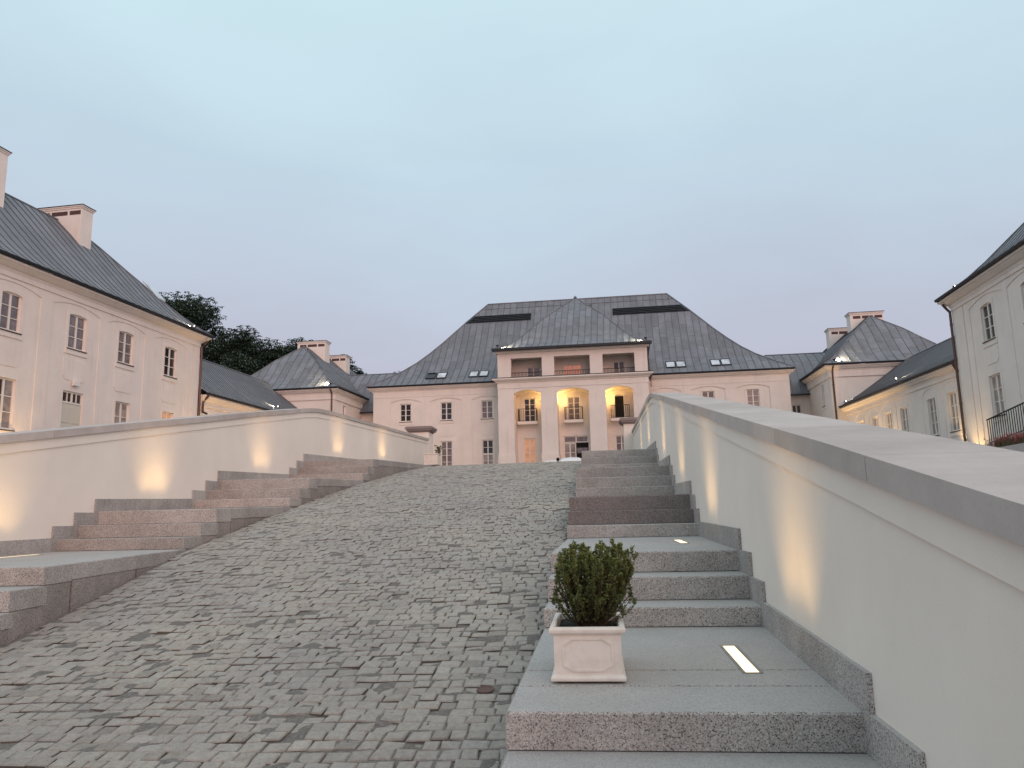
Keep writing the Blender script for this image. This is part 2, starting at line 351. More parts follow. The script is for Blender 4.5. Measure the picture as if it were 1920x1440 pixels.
n = 20; ringp = lambda r, z: [p+np.array([r*math.cos(a*2*math.pi/n), r*math.sin(a*2*math.pi/n), z+.15*r*math.sin(a*2*math.pi/n)]) for a in range(n)]
m.add(ringp(.055, zc-.02)+ringp(.055, zc+.008)+ringp(.043, zc+.009)+ringp(.041, zc+.006), [tuple((k*n+i, k*n+(i+1) % n, (k+1)*n+(i+1) % n, (k+1)*n+i)) for k in range(3) for i in range(n)]+[tuple(range(3*n, 4*n))])
tag(m.build('drain_cap', RUST, loc=tuple(p+np.array([0, 0, zc]))), 'small rusty round drain cap among the setts near the bottom of the stairs', 'drain cap')

# ------------------------------------------------------------------ staircases
STEPS = [(1.95, -1.27, None), (2.45, -1.115, None), (2.95, -.96, None), (3.45, -.805, (5.65, -.765)), (5.65, -.632, None), (6.1, -.459, None), (6.55, -.295, (9.57, -.262)),
         (9.57, -.112, None), (9.98, .063, None), (10.4, .25, (13.05, .31)), (13.05, .458, None), (13.5, .644, None), (13.95, .843, (17.36, .95)), (17.36, 1.11, None), (17.8, 1.30, None), (18.22, 1.49, (27.0, 1.86))]
JOINTS = {3: [3.92, 4.27], 6: [7.0, 8.3], 9: [10.85, 11.95], 12: [14.4, 15.9], 15: [18.7, 20.3, 21.9, 23.5, 25.2]}
def stair_z(D, dz):
    z = -1.4
    for i, (d, t, l) in enumerate(STEPS):
        if D >= d-1e-6: z = t+((D-d)/(l[0]-d)*(l[1]-t) if l else 0)
    return z+dz
def staircase(label, inner, outer, dz, side):
    """inner: ramp edge X(D); outer: wall face X(D); side=+1 wall to the right"""
    t = thing('granite_staircase', tuple(SF((inner(3)+outer(3))/2, 3, -1.4)), label, 'staircase')
    n = len(STEPS)
    def blk(d0, d1, z0a, z0b, bz, name, bz2=None, mt=None):
        bz2 = bz if bz2 is None else bz2
        m = MB(); a0, a1, b0, b1 = inner(d0), inner(d1), outer(d0)+.005*side, outer(d1)+.005*side
        if side > 0: q = [(a0, d0), (b0, d0), (b1, d1), (a1, d1)]
        else: q = [(b0, d0), (a0, d0), (a1, d1), (b1, d1)]
        zt = [z0a, z0a, z0b, z0b]
        zb = [bz, bz, bz2, bz2]
        m.chexa([SF(x, d, b) for (x, d), b in zip(q, zb)], [SF(x, d, z) for (x, d), z in zip(q, zt)], .009)
        r = m.build(name, mt or GRANITE, t)
        m = MB(); q2 = [(x+(.006*side if abs(x-(a0 if i in (0, 1) else a1)) < .02 else 0), min(d+(.02 if i < 2 else -.001), 99)) for i, (x, d) in enumerate(q)]      # cheek below the block
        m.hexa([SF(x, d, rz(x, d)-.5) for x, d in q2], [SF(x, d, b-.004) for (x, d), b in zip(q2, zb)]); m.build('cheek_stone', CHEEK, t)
        return r
    prev = -1.42
    for i, (d, z, l) in enumerate(STEPS):
        z += dz; nd = STEPS[i+1][0] if i+1 < n else 27.0
        bz = prev+.005
        if l:
            js = [d]+JOINTS[i]+[l[0]]
            f = lambda D: z+(D-d)/(l[0]-d)*(l[1]+dz-z)
            for k in range(len(js)-1):
                e = js[k+1]-.005 if k < len(js)-2 else min(js[k+1]+.06, 27.0)
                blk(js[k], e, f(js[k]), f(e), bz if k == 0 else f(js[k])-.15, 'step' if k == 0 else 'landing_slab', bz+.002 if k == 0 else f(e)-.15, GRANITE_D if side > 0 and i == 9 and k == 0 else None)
            prev = l[1]+dz
        else:
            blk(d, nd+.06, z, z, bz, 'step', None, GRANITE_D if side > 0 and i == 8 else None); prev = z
    # skirting stones along the wall
    for i, (d, z, l) in enumerate(STEPS):
        if i < 2: continue
        nd = (l[0] if l else STEPS[i+1][0])-.09; d0 = d-.09
        if i == n-1: nd = 27.5
        z0 = z+dz+.17; z1 = (l[1] if l else z)+dz+.17
        segs = [(d0, nd)]
        if nd-d0 > 3.2: k = int((nd-d0)/1.7); segs = [(d0+(nd-d0)*q/k, d0+(nd-d0)*(q+1)/k) for q in range(k)]
        for (a, b) in segs:
            za = z0+(z1-z0)*(a-d0)/(nd-d0); zb = z0+(z1-z0)*(b-d0)/(nd-d0); b2 = b-.004
            m = MB(); qa, qb = outer(a), outer(b2)
            pts = [SF(qa, a, z+dz-.5), SF(qb, b2, z+dz-.5), SF(qb, b2, zb), SF(qa, a, za)]
            pts2 = [np.array(q)-SX*side*.022 for q in pts]
            m.hexa([pts[0], pts[1], pts2[1], pts2[0]], [pts[3], pts[2], pts2[2], pts2[3]]); m.build('skirting_stone', GRANITE, t)
    return t
staircase('granite staircase on the right of the ramp, with a white planter on its landing', xr, lambda D: wall_r(D), 0.0, 1)
staircase('granite staircase along the left parapet wall, its cheek rising out of the cobbles', xl, lambda D: WALL_L, -.04, -1)

# ------------------------------------------------------------------ parapet walls
CP = [(-4, -1.1), (2, -.08), (3.58, .2), (7.33, .84), (10.7, 1.42), (15.4, 2.22), (18.2, 2.68), (19.0, 2.78), (20.2, 2.85), (22.4, 2.93), (32.6, 3.33)]
def cpz(D): return float(np.interp(D, [a for a, b in CP], [b for a, b in CP]))
def parapet(label, face, side, dz, Dend, Dstart=-4):
    t = thing('parapet_wall', tuple(SF(face(3), 3, -1.5)), label, 'wall')
    dd = sorted(set([Dstart, Dend]+[d for d, _ in CP if Dstart < d < Dend]+[k*2.0 for k in range(-1, 17) if Dstart < k*2 < Dend]))
    th = .40
    def ribbon(name, mt, o0, o1, za, zb, d0=None, d1=None, par=t):
        m = MB(); D_ = [d for d in dd if (d0 is None or d0 < d < d1)]
        if d0 is not None: D_ = [d0]+D_+[d1]
        for d in D_:
            f = face(d); z = cpz(d)+dz
            lo = za(d) if callable(za) else z+za; hi = z+zb
            m.v += [tuple(SF(f+side*o0, d, lo)), tuple(SF(f+side*o1, d, lo)), tuple(SF(f+side*o1, d, hi)), tuple(SF(f+side*o0, d, hi))]
        k = len(D_)
        for i in range(k-1):
            for j in range(4): m.f.append((i*4+j, i*4+(j+1) % 4, i*4+4+(j+1) % 4, i*4+4+j)); m.mi.append(0)
        m.f += [(3, 2, 1, 0), tuple(4*(k-1)+j for j in range(4))]; m.mi += [0, 0]
        return m.build(name, mt, par)
    ribbon('wall_body', WHITEW, 0, th, lambda d: pz(d)-.6, -.001)
    ribbon('string_course', WHITEW, -.02, .05, -.125, -.0025)
    d = Dstart; k = 0
    while d < Dend-.3:
        e = min(d+random.uniform(1.35, 1.6), Dend)
        if Dend-e < .5: e = Dend
        ribbon('coping_stone', COPING, -.055, th+.075, .002, .10, d+.003, e-.003); d = e
    return t
parapet('cream parapet wall rising along the right staircase, with a broad stone coping', wall_r, 1, 0.0, 32.6)
parapet('cream parapet wall along the left staircase, ending beside a capped pillar', lambda D: WALL_L, -1, -.05, 32.3)
def pillar(label, X, D, ztop):
    t = thing('gate_pillar', tuple(SF(X, D, 1.9)), label, 'pillar')
    SF.part('shaft', WHITEW, t, (X-.42, X+.42, D-.42, D+.42, 1.8, ztop-.25))
    m = MB()
    for a, z0, z1 in ((.46, ztop-.25, ztop-.19), (.54, ztop-.19, ztop-.12), (.58, ztop-.12, ztop-.02), (.53, ztop-.02, ztop)):
        SF.box(m, X-a, X+a, D-a, D+a, z0, z1-.001)
    m.build('cap', COPING_D, t); return t
pillar('cream gate pillar with a dark stone cap at the far end of the left parapet', -7.35, 33.0, 3.92)
pillar('cream gate pillar with a dark stone cap behind the end of the right parapet', 1.72, 33.2, 4.0)

# ------------------------------------------------------------------ recessed strip lights and the glow they throw
def spot(name, loc, target, power, color, angle, blend, radius, parent):
    l = bpy.data.lights.new(name, 'SPOT'); l.energy = power; l.color = color; l.spot_size = R(angle); l.spot_blend = blend; l.shadow_soft_size = radius
    o = bpy.data.objects.new(name, l); COL.objects.link(o); o.parent = parent
    loc = np.array(loc, float); o.location = loc-parent_world(parent)
    dvec = Vector(np.array(target, float)-loc); o.rotation_euler = dvec.to_track_quat('-Z', 'Y').to_euler(); return o
WARM = (1.0, .64, .27)
ORD = ['lowest', 'second', 'third', 'fourth', 'top']
def strip(Xc, D0, dz, side, name, power=4.0):
    D1 = D0+.72; z0, z1 = stair_z(D0, dz), stair_z(D1, dz); zc = (z0+z1)/2
    t = thing('strip_light', tuple(SF(Xc, (D0+D1)/2, zc)), name, 'ground light', 'recessed strip lights in the stair landings')
    m = MB(); w = .034
    def rect(hw, e, h): return [SF(Xc-hw, D0-e, z0+h), SF(Xc+hw, D0-e, z0+h), SF(Xc+hw, D1+e, z1+h), SF(Xc-hw, D1+e, z1+h)]
    o, i = rect(w+.016, .02, .0035), rect(w, .004, .0035); lo = rect(w, .004, -.006); ob = rect(w+.016, .02, -.006)
    m.add(o+i+lo+ob, [(k, (k+1) % 4, 4+(k+1) % 4, 4+k) for k in range(4)]+[(4+k, 4+(k+1) % 4, 8+(k+1) % 4, 8+k) for k in range(4)]+[(k, (k+1) % 4, 12+(k+1) % 4, 12+k) for k in range(4)])
    m.build('rim', STEEL, t)
    m = MB(); m.quad(*rect(w-.001, .003, .0025)); m.build('lens', LENS, t)
    for q in (.15, .5, .85):
        Dq = D0+(D1-D0)*q; zq = z0+(z1-z0)*q+.02
        p0 = SF(Xc, Dq, zq); spot('strip_lamp', p0, p0+SX*side*math.cos(R(68))+np.array([0, 0, math.sin(R(68))]), power*3.3*random.uniform(.8, 1.15), WARM, 78, 1.0, .07, t)
    return t
for k, (D0, pw) in enumerate([(4.2, 3.0), (7.85, 3.4), (11.2, 3.2), (15.0, 3.2), (20.6, 3.2), (25.0, 3.0)]):
    nm = ['lit strip light in the granite slab right of the white planter', 'small lit strip light on the second landing, just above the shrub', 'strip light on the third right-hand landing, shown by its glow on the parapet', 'strip light on the fourth right-hand landing, shown by its glow on the parapet',
          'strip light at the top of the right stairs, glowing on the wall near its bend', 'farthest strip light along the right parapet, behind the bend of its coping'][k]
    strip(wall_r(D0)-.33, D0, 0, 1, nm, pw)
for k, (D0, pw) in enumerate([(8.1, 3.4), (11.4, 3.6), (15.4, 3.2), (20.3, 4.0), (24.8, 4.0)]):
    nm = ['lit strip light on the left landing at the edge of the picture', 'strip light on the third left-hand landing, under the wide glow on the wall', 'strip light on the fourth left-hand landing, under the tall faint glow', 'strip light at the top of the left stairs, under the brighter of two far glows', 'farthest strip light along the left wall, near the capped pillar'][k]
    strip(WALL_L+.34, D0, -.04, -1, nm, pw)

# ------------------------------------------------------------------ planters and shrubs
def planter(X, D, z, w, dp, h, label, rot=0.0):
    t = thing('planter_box', tuple(SF(X, D, z)), label, 'planter')
    def sec(e, e2, zz): return [SF(X-w/2-e, D-dp/2-e2, z+zz), SF(X+w/2+e, D-dp/2-e2, z+zz), SF(X+w/2+e, D+dp/2+e2, z+zz), SF(X-w/2-e, D+dp/2+e2, z+zz)]
    def loft(name, lst, cap=False):
        m = MB(); 
        for e, zz in lst: m.v += [tuple(p) for p in sec(e, e, zz)]
        for i in range(len(lst)-1):
            for k in range(4): m.f.append((i*4+k, i*4+(k+1) % 4, i*4+4+(k+1) % 4, i*4+4+k)); m.mi.append(0)
        return m.build(name, PLANTER, t)
    loft('body', [(-.006, .02), (-.006, h*.5), (-.006, h-.02)])
    loft('base_moulding', [(-.02, .004), (.006, .004), (.012, .010), (.012, .020), (.006, .028), (-.008, .034)])
    loft('rim', [(-.006, h-.037), (.006, h-.033), (.015, h-.023), (.017, h-.011), (.012, h), (-.008, h+.002), (-.014, h-.004), (-.016, h-.10)])
    m = MB(); q = sec(-.02, -.02, h-.035); nx = 7
    for a in range(nx):
        for b in range(nx):
            u, v = a/(nx-1), b/(nx-1); pnt = q[0]*(1-u)*(1-v)+q[1]*u*(1-v)+q[2]*u*v+q[3]*(1-u)*v; m.v.append(tuple(pnt+np.array([0, 0, random.uniform(-.008, .008)])))
    for a in range(nx-1):
        for b in range(nx-1): m.f.append((a*nx+b, (a+1)*nx+b, (a+1)*nx+b+1, a*nx+b+1)); m.mi.append(0)
    m.build('soil', SOIL, t)
    m = MB(); hw, hh = w*.35, h*.29; cz = z+h*.5; c = hw*.38; cv = hh*.62; yo = D-dp/2+.003
    oc = [(-hw, -cv+.0), (-hw+c, -hh), (hw-c, -hh), (hw, -cv), (hw, cv), (hw-c, hh), (-hw+c, hh), (-hw, cv)]
    for i in range(8):
        a, b = oc[i], oc[(i+1) % 8]; m.bar(SF(X+a[0], yo, cz+a[1]), SF(X+b[0], yo, cz+b[1]), .007, .010)
    m.build('panel_moulding', PLANTER, t)
    return t
planter(-.065, 4.25, -.789, .338, .58, .255, 'white moulded planter box standing at the ramp edge of the lowest landing')
def shrub(X, D, z, hgt, wid, ntw, nleaf, leaf, label, lean=.03, seed=3):
    rr = np.random.default_rng(seed); t = thing('shrub', tuple(SF(X, D, z)), label, 'shrub')
    st = MB(); lf = MB(); tone = []
    for i in range(ntw):
        az = rr.uniform(0, 2*math.pi); k = rr.random()**.5; hz = hgt*rr.uniform(.62, 1.0)*(1-.22*k*k); spread = .55+.55*hz/hgt; top = np.array([math.cos(az)*wid*k*spread+lean*2.0*hz/hgt-.02, math.sin(az)*wid*k*spread*.95, hz])
        if rr.random() < .3: top[2] *= rr.uniform(.35, .8); top[:2] *= 1.05
        if i % 23 == 0: top = top*1.02+np.array([rr.normal(0, .02), 0, rr.uniform(.02, .055)])
        b = np.array([rr.normal(0, .025), rr.normal(0, .025), 0]); mid = b*.4+top*.45+np.array([rr.normal(0, .012), rr.normal(0, .012), -.01]); mid[:2] = b[:2]*.3+top[:2]*.62
        P = [b, mid, top, top+np.array([rr.normal(0, .01), rr.normal(0, .01), rr.uniform(.02, .05)])]
        base = SF(X, D, z); W3 = lambda p: base+SX*p[0]+SD*p[1]+np.array([0, 0, p[2]])
        st.tube([W3(p) for p in P], [.0035, .0025, .0016, .0008], 5)
        for q in range(nleaf):
            s = .28+.72*rr.random()**.7; s3 = s*3; a = int(min(2, s3)); f = s3-a; c = P[a]*(1-f)+P[a+1]*f
            d = P[a+1]-P[a]; d = d/np.linalg.norm(d); o = rr.normal(0, 1, 3); o -= d*(o@d); o /= np.linalg.norm(o); dirv = o*.8+d*rr.uniform(.3, 1.0); dirv /= np.linalg.norm(dirv)
            sidev = np.cross(dirv, o*.3+d+rr.normal(0, .25, 3)); sidev /= np.linalg.norm(sidev); nrm = np.cross(sidev, dirv); ln = leaf*rr.uniform(.7, 1.25); wd = ln*.27
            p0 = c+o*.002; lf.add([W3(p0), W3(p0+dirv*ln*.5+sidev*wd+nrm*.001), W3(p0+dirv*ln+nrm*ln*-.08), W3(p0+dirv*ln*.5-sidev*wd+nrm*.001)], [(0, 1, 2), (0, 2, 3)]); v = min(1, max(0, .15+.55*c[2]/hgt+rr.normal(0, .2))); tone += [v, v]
    st.build('stems', TWIG, t); lf.build('foliage', BOX, t, tone=tone); return t
shrub(-.05, 4.27, -.58, .43, .24, 330, 85, .0155, 'bushy green boxwood shrub growing in the nearest planter', .03)
planter(-5.95, 28.6, 1.97, .52, .55, .42, 'pale planter box at the far end of the left wall')
shrub(-5.72, 28.6, 2.32, .42, .16, 16, 14, .07, 'sparse little shrub in the planter by the far pillar', .02, 5)

# ------------------------------------------------------------------ building helpers
def wall(fr, name, parent, u0, u1, z0, z1, ops, depth=.2, o=0.0, mt=None):
    us = sorted(set([u0, u1]+[k for q in ops for k in q[:2]])); zs = sorted(set([z0, z1]+[k for q in ops for k in q[2:4]]))
    m = MB()
    for a, b in zip(us[:-1], us[1:]):
        for c, d in zip(zs[:-1], zs[1:]):
            cu, cz = (a+b)/2, (c+d)/2
            if any(q[0] < cu < q[1] and q[2] < cz < q[3] for q in ops): continue
            m.quad(fr(a, o, c), fr(b, o, c), fr(b, o, d), fr(a, o, d))
    for a, b, c, d in [q[:4] for q in ops]:
        i = o-depth
        m.quad(fr(a, o, c), fr(a, i, c), fr(a, i, d), fr(a, o, d)); m.quad(fr(b, o, c), fr(b, o, d), fr(b, i, d), fr(b, i, c))
        m.quad(fr(a, o, d), fr(a, i, d), fr(b, i, d), fr(b, o, d)); m.quad(fr(a, o, c), fr(b, o, c), fr(b, i, c), fr(a, i, c))
    return m.build(name, mt or STUCCO, parent)
def window(fr, parent, u0, u1, z0, z1, cols=2, rows=3, pane=None, o=-.12, arch=0.0, casing=True, sill=True, mid=None, name='window', dark=None, open_col=None):
    m = MB(); w = u1-u0; h = z1-z0; fwid = .07; ft = .05
    bx = lambda a, b, c, d, oo=o, t=ft: fr.box(m, a, b, oo, oo+t, c, d)
    bx(u0, u0+fwid, z0, z1); bx(u1-fwid, u1, z0, z1); bx(u0+fwid, u1-fwid, z0, z0+fwid); bx(u0+fwid, u1-fwid, z1-fwid, z1)
    iw = (w-2*fwid); ih = h-2*fwid
    for c in range(1, cols):
        x = u0+fwid+iw*c/cols; t = .045 if c*2 == cols else .016; bx(x-t, x+t, z0+fwid, z1-fwid, o+.004, .054)
    for r in range(1, rows):
        z = z0+fwid+ih*r/rows; t = .016 if mid != r else .06; bx(u0+fwid, u1-fwid, z-t, z+t, o+.002, .044)
    wo = m.build(name, FRAMEW, parent)
    for c in range(cols):
        for r in range(rows):
            p = MB(); a = u0+fwid+iw*c/cols; b = u0+fwid+iw*(c+1)/cols; cz = z0+fwid+ih*r/rows; dz = z0+fwid+ih*(r+1)/rows; ti = random.uniform(-.006, .006)
            p.quad(fr(a, o+.012+ti, cz), fr(b, o+.012-ti, cz), fr(b, o+.012-ti, dz), fr(a, o+.012+ti, dz))
            pm = pane or G_MID
            if dark and (c, r) in dark: pm = G_DARK
            if open_col == c: pm = BLACK
            p.build('pane', pm, wo)
    if casing:
        c = MB(); k = .13; oo = .022
        fr.box(c, u0-k, u0, 0.001, oo, z0-.05, z1+k); fr.box(c, u1, u1+k, 0.001, oo, z0-.05, z1+k); fr.box(c, u0, u1, .001, oo-.002, z1, z1+k-.002)
        if arch:
            n = 8; arc = [(u0+(u1-u0)*i/n, z1-arch*(2*i/n-1)**2) for i in range(n+1)]
            for i in range(n):
                c.add([fr(arc[i][0], -.11, arc[i][1]), fr(arc[i+1][0], -.11, arc[i+1][1]), fr(arc[i+1][0], -.11, z1+.001), fr(arc[i][0], -.11, z1+.001), fr(arc[i][0], .02, arc[i][1]), fr(arc[i+1][0], .02, arc[i+1][1]), fr(arc[i+1][0], .02, z1+.001), fr(arc[i][0], .02, z1+.001)], [(0, 1, 5, 4), (4, 5, 6, 7)])
        c.build('casing', STUCCO, wo)
    if sill:
        fr.part('sill', SILL, wo, (u0-.06, u1+.06, -.1, .075, z0-.055, z0-.012)); fr.part('sill_moulding', STUCCO, wo, (u0-.15, u1+.15, .0015, .04, z0-.26, z0-.06))
    return wo
def blind_arcade(fr, parent, bays, zbot, zspr, zpk, zfr, uend0, uend1, e=.034):
    """raised lesenes and spandrels that leave a shallow arched panel round every window"""
    edges = [uend0]+[k for b in bays for k in b]+[uend1]
    for i in range(0, len(edges), 2):
        if edges[i+1]-edges[i] > .02: fr.part('lesene', STUCCO, parent, (edges[i], edges[i+1], .001, e, zbot, zfr))
    for a, b in bays:
        m = MB(); n = 14; pts = [(a+(b-a)*i/n, zpk-(zpk-zspr)*(2*i/n-1)**2) for i in range(n+1)]
        for i in range(n):
            (x0, y0), (x1, y1) = pts[i], pts[i+1]
            m.quad(fr(x0, e, y0), fr(x1, e, y1), fr(x1, e, zfr), fr(x0, e, zfr)); m.quad(fr(x0, .001, y0), fr(x1, .001, y1), fr(x1, e, y1), fr(x0, e, y0))
        m.build('spandrel', STUCCO, parent)
def apron(fr, parent, u0, u1, z0, z1, c=.16, e=.02):
    m = MB(); p = [(u0, z0+c), (u0+c*.5, z0+c*.75), (u0+c, z0), (u1-c, z0), (u1-c*.5, z0+c*.75), (u1, z0+c), (u1, z1), (u0, z1)]
    m.prism([fr(a, .001, b) for a, b in p], fr.n*e); return m.build('apron_panel', STUCCO, parent)
def cornice(fr, parent, u0, u1, zf, zc, zt, over=.42, e0=0.0, e1=0.0, gut=True):
    """frieze step at zf, cornice from zc to zt, gutter on top"""
    fr.part('frieze', STUCCO, parent, (u0, u1, .001, .085, zf, zc))
    m = MB(); h = zt-zc; prof = [(0.0, zc), (.10, zc+.003), (.13, zc+h*.28), (.22, zc+h*.34), (over*.75, zc+h*.62), (over*.80, zc+h*.72), (over*.97, zc+h*.78), (over*.97, zt), (0.0, zt)]
    q0 = [fr(u0-(a if e0 else 0), a, z) for a, z in prof]; q1 = [fr(u1+(a if e1 else 0), a, z) for a, z in prof]; n = len(prof)
    m.add(q0+q1, [(i, (i+1) % n, n+(i+1) % n, n+i) for i in range(n)]+[tuple(range(n-1, -1, -1)), tuple(range(n, 2*n))]); m.build('cornice', STUCCO, parent)
    if gut:
        m = MB(); k = over; n = 6; pr = [(k-.02+.075*(1-math.cos(math.pi*i/n)), zt+.12-.12*math.sin(math.pi*i/n)) for i in range(n+1)]
        a0, a1 = u0-(over*.9 if e0 else 0), u1+(over*.9 if e1 else 0)
        q0 = [fr(a0, a, z) for a, z in pr]; q1 = [fr(a1, a, z) for a, z in pr]
        m.add(q0+q1, [(i, i+1, n+2+i, n+1+i) for i in range(n)]+[tuple(range(n+1)), tuple(range(n+1, 2*n+2))]); m.build('gutter', GUTTER, parent)
def downpipe(fr, parent, u, o, z0, z1, over=.35):
    m = MB(); m.tube([fr(u, o+over, z1+.35), fr(u, o+over*.6, z1+.18), fr(u, o, z1-.05), fr(u, o, z1-.4), fr(u, o, z0)], .065, 8)
    for z in np.arange(z0+1.0, z1-.4, 1.9): m.tube([fr(u, o, z), fr(u, o, z+.06)], .08, 8)
    return m.build('downpipe', PIPE, parent)

def roof_face(roof, A, B, inn, prof, kL=0.0, kR=0.0, sw=.56, tray=2.2, panels=True, skip=None, T=None):
    A, B = np.array([*A, 0.0]), np.array([*B, 0.0]); inn = np.array([*inn, 0.0]); inn = inn/np.linalg.norm(inn)
    Lw = np.linalg.norm(B-A); uh = (B-A)/Lw; tp = [p[0] for p in prof]; zp = [p[1] for p in prof]; T = T or tp[-1]
    zf = lambda t: float(np.interp(t, tp, zp)); P = lambda u, t, h=0.0: A+uh*u+inn*t+np.array([0, 0, zf(t)+h])
    def sect(a, b, t): return max(a, kL*t), min(b, Lw-kR*t)
    def ts_for(a, b, t0, t1):
        ts = {t0, t1} | {p for p in tp if t0 < p < t1}
        for k, vals in ((kL, (a, b)), (kR, (Lw-a, Lw-b))):
            if k > 0:
                for v in vals:
                    if t0 < v/k < t1: ts.add(v/k)
        return sorted(ts)
    def surf(m, a, b, t0, t1, h0, h1, mi=0):
        ts = ts_for(a, b, t0, t1); prev = None
        for t in ts:
            l, r = sect(a, b, t)
            if r < l-1e-6: prev = None if prev is None else prev; break
            r = max(r, l); h = h0+(h1-h0)*(t-t0)/(t1-t0+1e-9); cur = (P(l, t, h), P(r, t, h), r-l)
            if prev is not None:
                if prev[2] < 1e-5 and cur[2] < 1e-5: pass
                elif cur[2] < 1e-5: m.add([prev[0], prev[1], cur[0]], [(0, 1, 2)], mi)
                elif prev[2] < 1e-5: m.add([prev[0], cur[1], cur[0]], [(0, 1, 2)], mi)
                else: m.quad(prev[0], prev[1], cur[1], cur[0], mi)
            prev = cur
    base = MB(); surf(base, 0, Lw, 0, T, -.03, -.03); 
    out_ = [base]
    if panels:
        ns = max(1, round(Lw/sw)); w = Lw/ns
        for i in range(ns):
            a, b = i*w, (i+1)*w; off = (i % 2)*tray*.5+random.uniform(-.12, .12)*min(tray, 3); cuts = [0.0]; c = tray-off if off > .1 else tray
            while c < T: cuts.append(c); c += tray
            cuts.append(T)
            for t0, t1 in zip(cuts[:-1], cuts[1:]):
                tm = (t0+t1)/2; l, r = sect(a, b, t0)
                if r-l < .02: continue
                if skip and skip(P((l+r)/2, tm)): continue
                m = MB(); surf(m, a, b, t0, t1, .016, .002)
                l0, r0 = sect(a, b, t0); m.quad(P(l0, t0, -.03), P(r0, t0, -.03), P(r0, t0, .016), P(l0, t0, .016), 1)
                # standing seam along the a-side, as far as the hips let it run
                tmx = min(t1, a/kL if kL > 0 else 9e9, (Lw-a)/kR if kR > 0 else 9e9)
                if tmx > t0+.05 and a > .01:
                    ts = [t0]+[p for p in tp if t0 < p < tmx]+[tmx]
                    for q0, q1 in zip(ts[:-1], ts[1:]):
                        s0, s1 = .011, .03
                        m.hexa([P(a-s0, q0, 0), P(a+s0, q0, 0), P(a+s0, q1, 0), P(a-s0, q1, 0)], [P(a-s0, q0, s1+.016), P(a+s0, q0, s1+.016), P(a+s0, q1, s1+.01), P(a-s0, q1, s1+.01)], 1)
                if m.f: m.build('roof_panel', [ZINC, SEAM], roof)
    return base, P
def merge(name, mbs, mt, parent):
    m = MB()
    for b in mbs: m.add(b.v, b.f)
    return m.build(name, mt, parent)
def hip_cap(roof, pts, r=.05, name='hip_cap'):
    m = MB(); m.tube(pts, r, 6); return m.build(name, ZINC, roof)
def chimney(roof, fr, u0, u1, o0, o1, z0, z1, vents_front=3, vents_side=0, label=None):
    c = MB(); fr.box(c, u0, u1, o0, o1, z0, z1-.18)
    ch = c.build('chimney', STUCCO, roof)
    m = MB()
    for e, a, b in ((.04, z1-.18, z1-.10), (.08, z1-.10, z1-.035)): fr.box(m, u0-e, u1+e, o0-e, o1+e, a, b-.001)
    fr.box(m, u0-.11, u1+.11, o0-.11, o1+.11, z1-.035, z1, 1); m.build('chimney_cap', [STUCCO, GUTTER], roof)
    w = u1-u0; n = vents_front
    wid = [.25, .36, .25] if n == 3 else [1/n*.8]*n
    x = u0+w*.09
    for k in range(n):
        ww = w*wid[k % len(wid)]*.92; m = MB(); fr.box(m, x, x+ww, o1-.02, o1+.012, z1-.52, z1-.30); m.build('chimney_vent', VENT, roof); x += ww+w*.045
    if vents_side:
        d = o1-o0; x = o0+d*.09
        for k in range(vents_side):
            ww = d*wid[k % 3]*.92; m = MB(); fr.box(m, u1-.02, u1+.012, x, x+ww, z1-.52, z1-.30); m.build('chimney_vent', VENT, roof); x += ww+d*.045
    return ch
def floodlight(loc, target, label, power=40, ang=95):
    loc = np.array(loc, float); d = np.array(target, float)-loc; d /= np.linalg.norm(d)
    t = thing('roof_floodlight', tuple(loc), label, 'floodlight', 'small floodlights on the roof edges')
    m = MB(); m.bar(loc-np.array([0, 0, .16]), loc, .04); m.build('bracket', IRON, t)
    m = MB(); m.tube([loc-d*.10, loc-d*.02, loc+d*.09], [.04, .065, .07], 10, cap=False); m.tube([loc-d*.101, loc-d*.1], [.04, .04], 10); m.build('housing', IRON, t)
    m = MB(); m.tube([loc+d*.030, loc+d*.036], [.05, .045], 10); m.build('lens', LENSW, t)
    spot('flood_lamp', loc+d*.10, loc+d*2, power, (1.0, .86, .58), ang, .8, .05, t)
    return t

# ------------------------------------------------------------------ main palace building
CX = -3.56
pal = thing('palace', (CX, 60, 2.1), 'broad cream palace with a steep grey metal roof and three-arched central portico', 'building')
MF = Fr((0, 60), (1, 0), (0, -1))
XL, XR = -19.67, 12.55
wins = [(-17.48, -16.56, G_DARK), (-14.16, -13.23, G_DARK), (-10.88, -9.95, G_MID), (2.85, 3.78, G_DARK), (6.11, 7.04, G_DARK), (9.39, 10.32, G_MID)]
gw = [(-14.16, -13.24), (-10.85, -9.97)]
ops = [(a, b, 7.70, 9.13) for a, b, _ in wins]+[(a, b, 3.3, 6.03) for a, b in gw]
wall(MF, 'wall', pal, XL, XR, 1.9, 10.45, ops)
m = MB(); YB = 76.5
for q in ((XL, XL), (XR, XR)): m.quad((q[0], 60, 1.9), (q[0], YB, 1.9), (q[0], YB, 10.45), (q[0], 60, 10.45))
m.quad((XL, YB, 1.9), (XR, YB, 1.9), (XR, YB, 10.45), (XL, YB, 10.45)); m.build('rear_wall', STUCCO, pal)
for a, b, pm in wins: window(MF, pal, a, b, 7.70, 9.13, 2, 3, pm)
window(MF, pal, gw[0][0], gw[0][1], 3.3, 6.03, 2, 5, G_MID, sill=False); window(MF, pal, gw[1][0], gw[1][1], 3.3, 6.03, 2, 5, G_PALE, sill=False, mid=3, dark={(0, 3), (1, 3), (0, 4), (1, 4)})
blind_arcade(MF, pal, [(-18.27, -15.77), (-14.95, -12.45), (-11.65, -9.2)], 1.9, 9.25, 9.49, 9.65, XL, -9.15, .06)
